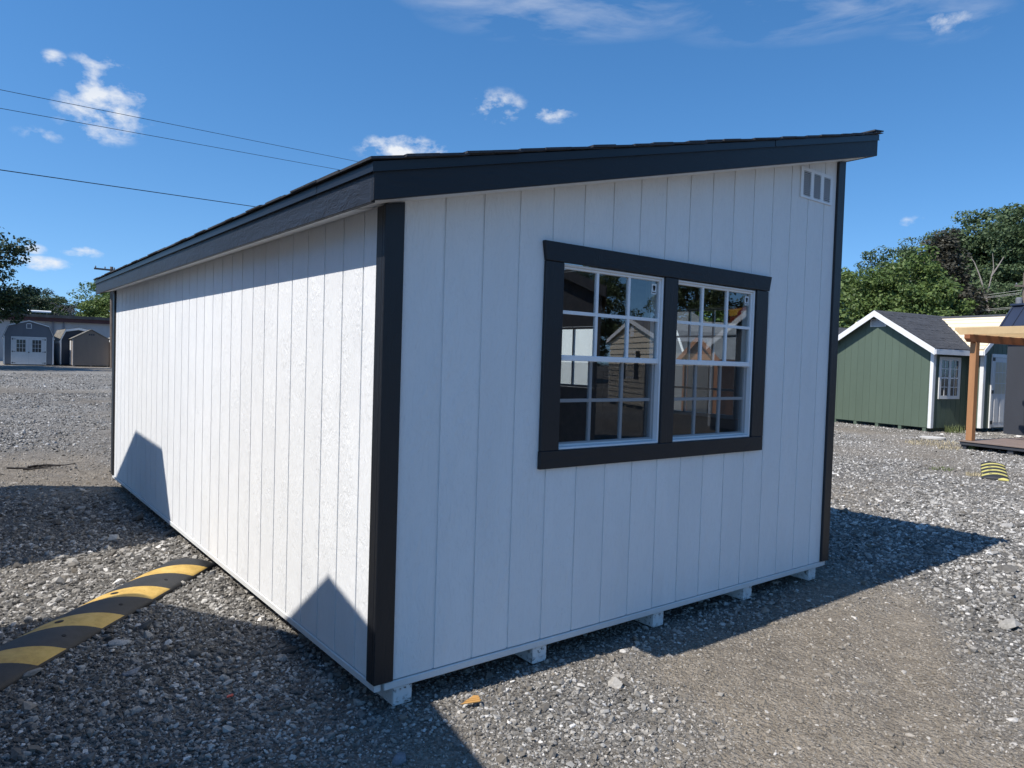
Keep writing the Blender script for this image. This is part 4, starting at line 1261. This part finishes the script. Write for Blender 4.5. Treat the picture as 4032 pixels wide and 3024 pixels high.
m_grass = plain('green_grass_blade', (.13, .16, .06), .7, .3, 20)
grass_tuft('dry straw grass patch on gravel before the green cabin', 15.0, 3.9, 330, .06, .75, m_dry, 1)
grass_tuft('dry grass tuft near the deck corner', 14.2, 3.25, 120, .06, .35, m_dry, 2)
grass_tuft('green weeds under the cabin window wall', 18.65, 4.85, 120, .22, .35, m_grass, 3)
grass_tuft('yellow-green grass on the gravel left of the small speed bump', 10.7, 2.02, 80, .04, .25, m_grass, 4)
grass_tuft('straw tuft beside the small speed bump', 10.5, 1.5, 120, .05, .18, m_dry, 5)
grass_tuft('thin weeds under the deck edge', 14.62, 3.0, 90, .14, .15, m_grass, 6)

# ------------------------------------------------------------------ things behind the camera, seen mirrored in the panes
def yaw_of(a, b): return math.atan2(b[1] - a[1], b[0] - a[0])
La, Ra = (17.92, -16.23), (16.04, -12.36)          # gable corners of the beige shed (viewer's right, left)
bw = math.hypot(La[0] - Ra[0], La[1] - Ra[1])
bs = simple_shed('gable_shed', 'beige lap-sided shed with dark shutters mirrored in the left window panes', (Ra[0], Ra[1], 0), yaw_of(Ra, La), bw, 5.0,
                 gable(bw, 2.42, .62, .12), m_beige, m_white_plain, m_shingle_grey, lap=True, zb=.12)
casement(bs, bf, bw / 2 - .32, bw / 2 + .32, 1.05, 1.85, 2, 2, m_white_plain, .06)
for x0 in (bw / 2 - .80, bw / 2 + .42): part('shutter', bf.rect(MB(), x0, x0 + .38, .98, 1.92, .017, .035), m_seal, bs)
part('vent', bf.rect(MB(), bw / 2 - .16, bw / 2 + .16, 2.40, 2.78, .001, .03), m_white_plain, bs)
simple_shed('gable_shed', 'charcoal shed with a bright white rake board mirrored in the right window panes', (11.05, -4.0, 0), yaw_of((11.21, -5.85), (11.95, -7.57)), 4.1, 4.5,
            gable(4.1, 2.08, .88, .12), m_char, m_white_plain, m_shingle_grey)
simple_shed('gable_shed', 'tall slate-grey shed mirrored dark in the left panes of the end window', (5.66, -4.45, 0), math.atan2(-.70, -.71), 2.3, 3.2,
            gable(2.3, 2.55, .5, .06), m_char, m_char, m_shingle)
# petrol station canopy far behind, its sign mirrored in the right window
can = thing('station_canopy', 'dark red filling station canopy with an oval sign, mirrored in the right window', 'canopy', (47.0, -31.0, 0), yaw_of((47, -31), (50, -36)))
m_canopy = plain('canopy_red', (.22, .035, .03), .5, .1, 2); m_sign = plain('sign_yellow', (.60, .34, .06), .5, .05, 2)
part('roof', MB().box(-6, 10, 0, 8, 5.0, 6.1), m_canopy, can)
part('band', MB().box(-6, 10, -.03, -.002, 5.55, 6.05), m_sign, can)
for x in (-4, 2, 8):
    part('column', MB().box(x, x + .4, 1, 1.4, 0, 5.0), m_grey, can)
sgn = part('sign', MB().prism([(-2.0 + 2.1 * math.cos(a), -.035, 5.55 + .55 * math.sin(a)) for a in [k * math.pi / 12 for k in range(24)]], (0, -.08, 0)), m_canopy, can)
fc = bpy.data.curves.new('sign_lettering', 'FONT'); fc.body = 'SHEETZ'; fc.size = .8; fc.align_x = 'CENTER'; fc.extrude = .01
fo = bpy.data.objects.new('sign_lettering_curve', fc); COL.objects.link(fo)
bpy.context.view_layer.update()
fm = bpy.data.meshes.new_from_object(fo.evaluated_get(bpy.context.evaluated_depsgraph_get()))
bpy.data.objects.remove(fo)
fm.materials.clear(); fm.materials.append(m_white_plain)
lt = link('sign_lettering', fm, sgn, (-2.0, -.13, 5.28), (math.pi / 2, 0, 0))

# seen through the shed, beyond its far windows
simple_shed('gable_shed', 'white shed seen through the end window and the far door glass', (13.2, 14.6, 0), RZ + .1, 3.6, 4.2, gable(3.6, 2.4, 1.0), m_pale, m_white_plain, m_shingle_grey)
simple_shed('barn_shed', 'white-trimmed barn seen through the end window and the far window', (14.9, 12.0, 0), RZ, 1.95, 3.0, gambrel(1.95, 1.9, .3, 2.45, 2.8), m_grey, m_white_plain, m_shingle_grey, shingle=None)
simple_shed('gable_shed', 'long grey-roofed shed seen through the end window behind the barn', (17.6, 10.2, 0), RZ + math.pi / 2, 2.6, 5.5, gable(2.6, 1.95, .72), m_char, m_white_plain, m_shingle_grey)
ts = simple_shed('gable_shed', 'small terracotta shed seen through the right panes of the end window', (12.3, 8.35, 0), RZ, 1.15, 2.0, gable(1.15, 1.75, .45), m_orange, m_orange, m_shingle_grey)
part('door', bf.rect(MB(), .16, 1.0, .12, 1.62, .001, .02), m_char, ts)

# ------------------------------------------------------------------ trees
def leaf_mat(name, dark, mid_tone, tip):
    t = NT(name)
    geo = t.new('ShaderNodeNewGeometry'); oi = t.new('ShaderNodeObjectInfo')
    r = geo.outputs['Random Per Island']
    n = t.noise(t.coords((1, 1, 1), rand=30.0), .8, 3, .6)
    f = t.math('ADD', t.math('MULTIPLY', r, .55), t.math('MULTIPLY', n, .5))
    col = t.ramp(f, [(.25, dark), (.55, mid_tone), (.9, tip)])  # leaf tone varies at random per leaf and by noise
    col = t.mix(t.math('MULTIPLY', oi.outputs['Random'], .25), col, dark)
    t.set(col, .55, 0, .35)
    out = t.N['Material Output']
    tl = t.new('ShaderNodeBsdfTranslucent'); t.lk(col, tl.inputs[0])
    mx = t.new('ShaderNodeMixShader'); mx.inputs[0].default_value = .28
    t.lk(t.b.outputs[0], mx.inputs[1]); t.lk(tl.outputs[0], mx.inputs[2]); t.lk(mx.outputs[0], out.inputs[0])
    return t.m
m_leaf = {'oak': leaf_mat('oak_leaf', (.048, .078, .036), (.098, .145, .062), (.165, .215, .095)),
          'bright': leaf_mat('bright_leaf', (.068, .108, .030), (.130, .192, .048), (.22, .28, .09)),
          'dark': leaf_mat('dark_leaf', (.022, .040, .021), (.045, .074, .033), (.078, .112, .048)),
          'brown': leaf_mat('brown_needle', (.045, .043, .031), (.075, .071, .050), (.11, .10, .068))}
m_bark = plain('tree_bark', (.11, .085, .065), .9, .3, 4, bump=.02)
m_dead = plain('bleached_dead_wood', (.30, .26, .23), .85, .2, 4)

def crown_np(rng, h, rx, rz, zc, nclump, nleaf, leaf, cr, tall=1.0, cone=False):
    """leaf faces gathered in clumps through the crown"""
    C = []
    while len(C) < nclump:
        p = rng.uniform(-1, 1, 3); q = np.linalg.norm(p)
        if q > 1 or q < rng.uniform(.2, .75): continue
        if cone:
            zz = (p[2] + 1) / 2; k = (1 - zz) ** .8; p = np.array([p[0] * k, p[1] * k, p[2]])
        C.append(p)
    C = np.array(C)
    bump = 1 + .22 * np.sin(C[:, 0] * 5 + rng.uniform(0, 6)) * np.cos(C[:, 1] * 4 + rng.uniform(0, 6)) + rng.normal(0, .07, len(C))
    C = C * bump[:, None] * np.array([rx, rx, rz]) + np.array([0, 0, zc])
    size = cr * rng.uniform(.55, 1.3, len(C))
    ci = rng.integers(0, len(C), nleaf)
    d = rng.normal(size=(nleaf, 3)); d /= np.linalg.norm(d, axis=1)[:, None]
    rr = size[ci] * rng.uniform(.25, 1, nleaf) ** .5
    P = C[ci] + d * rr[:, None] * np.array([1.15, 1.15, .7])
    # facing: mostly outward and up
    n = d * .6 + np.array([0, 0, .55]) + rng.normal(0, .55, (nleaf, 3)); n /= np.linalg.norm(n, axis=1)[:, None]
    a = np.cross(n, rng.normal(size=(nleaf, 3))); a /= np.linalg.norm(a, axis=1)[:, None] + 1e-9
    b = np.cross(n, a)
    L = leaf * rng.uniform(.6, 1.35, nleaf)[:, None]; W = L * rng.uniform(.45, .75, (nleaf, 1))
    V = np.stack([P - a * L, P + b * W * .9, P + a * L, P - b * W], 1).reshape(-1, 3)
    F = np.arange(nleaf * 4).reshape(-1, 4)
    return V, F, C

def make_tree_kind(kind, seed, h, rx, nleaf, leaf, nclump, trunk_h, cr=.9, cone=False, rzf=None):
    rng = np.random.default_rng(seed)
    rz = rzf or (h - trunk_h) / 2 * .98; zc = trunk_h + (h - trunk_h) / 2
    V, F, C = crown_np(rng, h, rx, rz, zc, nclump, nleaf, leaf, cr, cone=cone)
    crown = np_mesh('crown', V, F, m_leaf[kind])
    mb = MB()
    mb.tube([(0, 0, -.2), (.1, .05, h * .25), (-.05, .1, h * .55), (0, 0, h * .86)], [h * .022, h * .018, h * .011, h * .004], 8)
    for k in range(10):
        c = C[rng.integers(0, len(C))]; z0 = min(c[2] - .5, rng.uniform(.3, .7) * h)
        m = Vector(c) * .55 + Vector((0, 0, z0)) * .45
        mb.tube([(0, 0, z0), tuple(m), tuple(c)], [h * .009, h * .006, h * .002], 5)
    return crown, mb.mesh('trunk', m_bark)

KINDS = {'oak_a': make_tree_kind('oak', 1, 17, 4.6, 24000, .155, 170, 4.0, 1.0),
         'oak_b': make_tree_kind('oak', 2, 15, 4.0, 22000, .15, 140, 3.4, .95),
         'oak_c': make_tree_kind('oak', 6, 18, 3.6, 22000, .15, 160, 5.0, .9),
         'bright_a': make_tree_kind('bright', 3, 10, 4.2, 22000, .13, 140, 1.0, .95),
         'bright_b': make_tree_kind('bright', 4, 8.5, 3.4, 18000, .125, 120, .8, .85),
         'dark_a': make_tree_kind('dark', 5, 10.5, 4.8, 24000, .13, 150, 1.8, .9),
         'brown_a': make_tree_kind('brown', 8, 13, 3.4, 20000, .12, 170, 1.2, .7, True)}

def tree(kind, label, heading, dist, h=None, base=None, rz=0.0, group=None, wide=1.0, name='tree'):
    """heading in degrees clockwise from +Y as seen from the yard"""
    crown, trunk = KINDS[kind]
    H = {'oak_a': 17, 'oak_b': 15, 'oak_c': 18, 'bright_a': 10, 'bright_b': 8.5, 'dark_a': 10.5, 'brown_a': 13}[kind]
    s = (h or H) / H
    a = math.radians(heading)
    r = thing(name, label, 'tree', (CX + dist * math.sin(a), CY + dist * math.cos(a), 0), rz, group)
    r.scale = (s * wide, s * wide, s)
    link('crown', crown, r); link('trunk', trunk, r)
    return r
def head(u): return math.degrees(math.atan((u - 2016) / 2846.2)) + 37.917
RG = 'trees on the rise behind the right-hand sheds'
R = [('oak_b', 3255, 86, 11.2, 'dark green tree at the left end of the right tree line, beside the shed trim'),
     ('oak_a', 3400, 88, 12.2, 'tree with layered crown behind the bright green thicket'),
     ('oak_b', 3500, 84, 14.3, 'oak crown rising second left of the tall ones'),
     ('oak_c', 3600, 84, 14.2, 'oak with a knobbly top left of the tallest oaks'),
     ('oak_c', 3705, 80, 15.6, 'slim oak with a separate tuft at its top left'),
     ('oak_a', 3830, 80, 16.3, 'tallest oak over the bleached dead limbs'),
     ('oak_b', 3945, 78, 16.5, 'broad oak right of the tallest one'),
     ('oak_a', 4060, 76, 16.8, 'oak at the right edge of the picture'),
     ('oak_c', 4200, 78, 17.0, 'oak beyond the right edge of the picture'),
     ('oak_b', 3900, 70, 9.0, 'low oak filling the gap under the tallest oak'),
     ('oak_b', 4000, 66, 8.4, 'low oak behind the cream roof'),
     ('bright_a', 3325, 66, 9.6, 'sunlit yellow-green tree left of the green cabin gable'),
     ('bright_a', 3440, 62, 9.0, 'sunlit yellow-green tree above the left roof slope'),
     ('bright_b', 3560, 60, 9.6, 'rounded bright green tree above the cabin ridge'),
     ('bright_b', 3640, 60, 8.0, 'small bright green tree right of the cabin ridge'),
     ('bright_b', 3260, 60, 7.6, 'bright green bush tree next to the shed corner'),
     ('brown_a', 3700, 64, 12.6, 'dull brown-green conifer between the bright trees and the oaks')]
for k, (kd, u, d, h, lb) in enumerate(R):
    tree(kd, lb, head(u), d, h, rz=k * 1.3, group=RG, wide=1.0 if kd != 'brown_a' else 1.35)
LG = 'trees beyond the far left sheds'
Ls = [('dark_a', -235, 55, 8.7, 'large dark leafy tree at the left edge of the picture', 1.0),
      ('dark_a', -520, 60, 12.0, 'dark tree beyond the left edge of the picture', 1.0),
      ('dark_a', 60, 92, 7.6, 'dark tree behind the warehouse left of the gap', 1.1),
      ('oak_b', 150, 100, 7.7, 'green tree over the warehouse roof, left', 1.5),
      ('oak_b', 225, 104, 7.4, 'green tree over the warehouse roof, right of the first', 1.6),
      ('bright_b', 300, 118, 5.6, 'low distant tree in the middle of the left skyline', 1.8),
      ('bright_b', 355, 118, 5.7, 'low distant tree right of the middle of the left skyline', 1.8),
      ('bright_a', 430, 100, 8.6, 'brighter distant tree beside the utility pole', 1.3),
      ('bright_a', 500, 105, 10, 'distant tree hidden behind the shed roof', 1.3)]
for k, (kd, u, d, h, lb, w) in enumerate(Ls):
    tree(kd, lb, head(u), d, h, rz=k * 2.1 + .4, group=LG, wide=w)
MG = 'trees mirrored in or seen through the windows'
for k, (kd, hd, d, h, lb) in enumerate((('bright_a', 47, 34, 7, 'bright tree seen through the windows, left of the barn roof'),
                                        ('bright_a', 52, 33, 6.5, 'bright tree seen through the far window'),
                                        ('bright_b', 57, 34, 6.5, 'bright bush tree seen through the far window, right'),
                                        ('oak_a', 118, 62, 11, 'oak behind the camera mirrored in the right window'),
                                        ('oak_b', 124, 60, 11, 'oak behind the camera mirrored in the middle panes'),
                                        ('oak_a', 132, 58, 10, 'oak behind the camera mirrored above the beige shed'),
                                        ('dark_a', 139, 50, 12, 'dark tree behind the camera mirrored in the left window'))):
    tree(kd, lb, hd, d, h, rz=k * 1.1, group=MG, wide=1.15)

# bleached dead tree among the oaks
a = math.radians(head(3873)); dd = 68
dt = thing('dead_tree', 'bare bleached dead tree standing among the tall oaks', 'tree', (CX + dd * math.sin(a), CY + dd * math.cos(a), 0), 0)
tr_x = Vector((math.cos(a), -math.sin(a), 0))          # to the right as seen from the yard
def dl(pts, r): return MB().tube([tr_x * (x * .62) + Vector((0, 0, z * .81)) for x, z in pts], r, 6)
part('trunk', dl([(.9, 0), (.7, 4), (.35, 7), (-.2, 9.3), (-.7, 10.6)], [.17, .14, .11, .075, .04]), m_dead, dt)
for pts in ([(-.2, 9.3), (-1.3, 10.0), (-2.4, 10.3), (-3.4, 10.6)], [(-.7, 10.6), (-1.1, 11.6), (-1.7, 12.8), (-2.2, 13.4)], [(-.2, 9.3), (.1, 10.8), (.4, 12.2), (.2, 13.6)],
            [(.2, 11.4), (.9, 12.4), (1.4, 13.2)], [(.45, 6.5), (1.0, 8.3), (1.2, 9.6)], [(.6, 5), (1.6, 5.9), (2.5, 7.4)], [(.6, 5), (-.6, 5.6), (-2.2, 6.4), (-3.2, 7.4)]):
    part('limb', dl(pts, [.06, .045, .032, .015][:len(pts)]), m_dead, dt)

# ------------------------------------------------------------------ poles and wires
m_pole = plain('weathered_pole', (.17, .135, .11), .9, .2, 3)
m_wire = plain('black_cable', (.02, .022, .026), .6, .05)
m_alu = plain('aluminium_wire', (.55, .55, .52), .4, .05)
def pole(label, x, y, h, arm_z, arm, rz, group='utility poles'):
    r = thing('utility_pole', label, 'pole', (x, y, 0), rz, group)
    part('shaft', MB().tube([(.12, 0, 0), (0, 0, h)], [.16, .11], 10), m_pole, r)
    part('crossarm', MB().box(arm[0], arm[1], -.16, -.10, arm_z, arm_z + .13), m_pole, r)
    n = 3
    for k in range(n):
        xx = arm[0] + .1 + (arm[1] - arm[0] - .2) * k / (n - 1)
        part('insulator', MB().tube([(xx, -.13, arm_z + .13), (xx, -.13, arm_z + .19), (xx, -.13, arm_z + .28)], [.03, .055, .03], 8), m_grey, r)
    part('transformer', MB().tube([(-.34, -.05, arm_z - 1.55), (-.34, -.05, arm_z - 1.5), (-.34, -.05, arm_z - .8), (-.34, -.05, arm_z - .74)], [.16, .2, .2, .15], 12), m_grey, r)
    return r
pole('brown utility pole with crossarm behind the far end of the white shed', 8.12, 58.6, 7.55, 7.22, (-1.2, .25), .1)
a4 = math.radians(head(4012))
pole('small utility pole rising above the navy metal roof at the right edge', CX + 62 * math.sin(a4), CY + 62 * math.cos(a4), 8.7, 7.7, (-.7, .7), -a4 + .5)

def wire(label, p0, p1, sag, r, mat, group):
    P0, P1 = Vector(p0), Vector(p1); n = 20
    pts = [P0.lerp(P1, k / n) - Vector((0, 0, sag * 4 * (k / n) * (1 - k / n))) for k in range(n + 1)]
    o = part('power_line', MB().tube(pts, r, 5), mat); tag(o, label, 'cable', group)
def pix(u, v, dist):
    d = Vector((.6141957, .7884857, -.0324647)) + Vector((.7891422, -.6134447, .0306627)) * ((u - 2016) / 2846.2) - Vector((-.0042618, .0444522, .9990024)) * ((v - 1512) / 2846.2)
    return Vector((CX, CY, CZ)) + d / math.hypot(d.x, d.y) * dist
# cables running over the yard at the left: end points from the surveyed line of each cable
def span(label, A, B, rad, mat, sag=.0, ext=.5):
    a, b = Vector(A), Vector(B); d = b - a
    wire(label, a - d * ext, b + d * ext, sag, rad, mat, 'cables over the left of the yard')
span('upper thin power line crossing the sky at the left', (-.32, 22.33, 8.45 + ZG), (9.63, 25.26, 9.36 + ZG), .0085, m_wire)
span('middle thin power line just below the upper one', (-.32, 22.33, 7.94 + ZG), (9.64, 25.25, 8.87 + ZG), .0085, m_wire)
span('lowest and thickest cable at the left, meeting the shed eave', (-.30, 22.33, 6.24 + ZG), (7.85, 25.89, 7.01 + ZG), .014, m_wire)
px4 = (CX + 62 * math.sin(a4), CY + 62 * math.cos(a4))
def w_right(label, v0, v1, rad=.012):
    A = pix(3755, v0, 66); B = pix(4028, v1, 62)
    wire(label, A, B + (B - A) * .4, .05, rad, m_alu, 'service lines at the right edge')
w_right('top service line at the right, before the oaks', 1176, 1139)
w_right('second service line at the right', 1182, 1149)
w_right('third service line at the right', 1184, 1155)
w_right('upper of the low pair of service lines', 1226, 1203)
w_right('lower of the low pair of service lines', 1232, 1208)
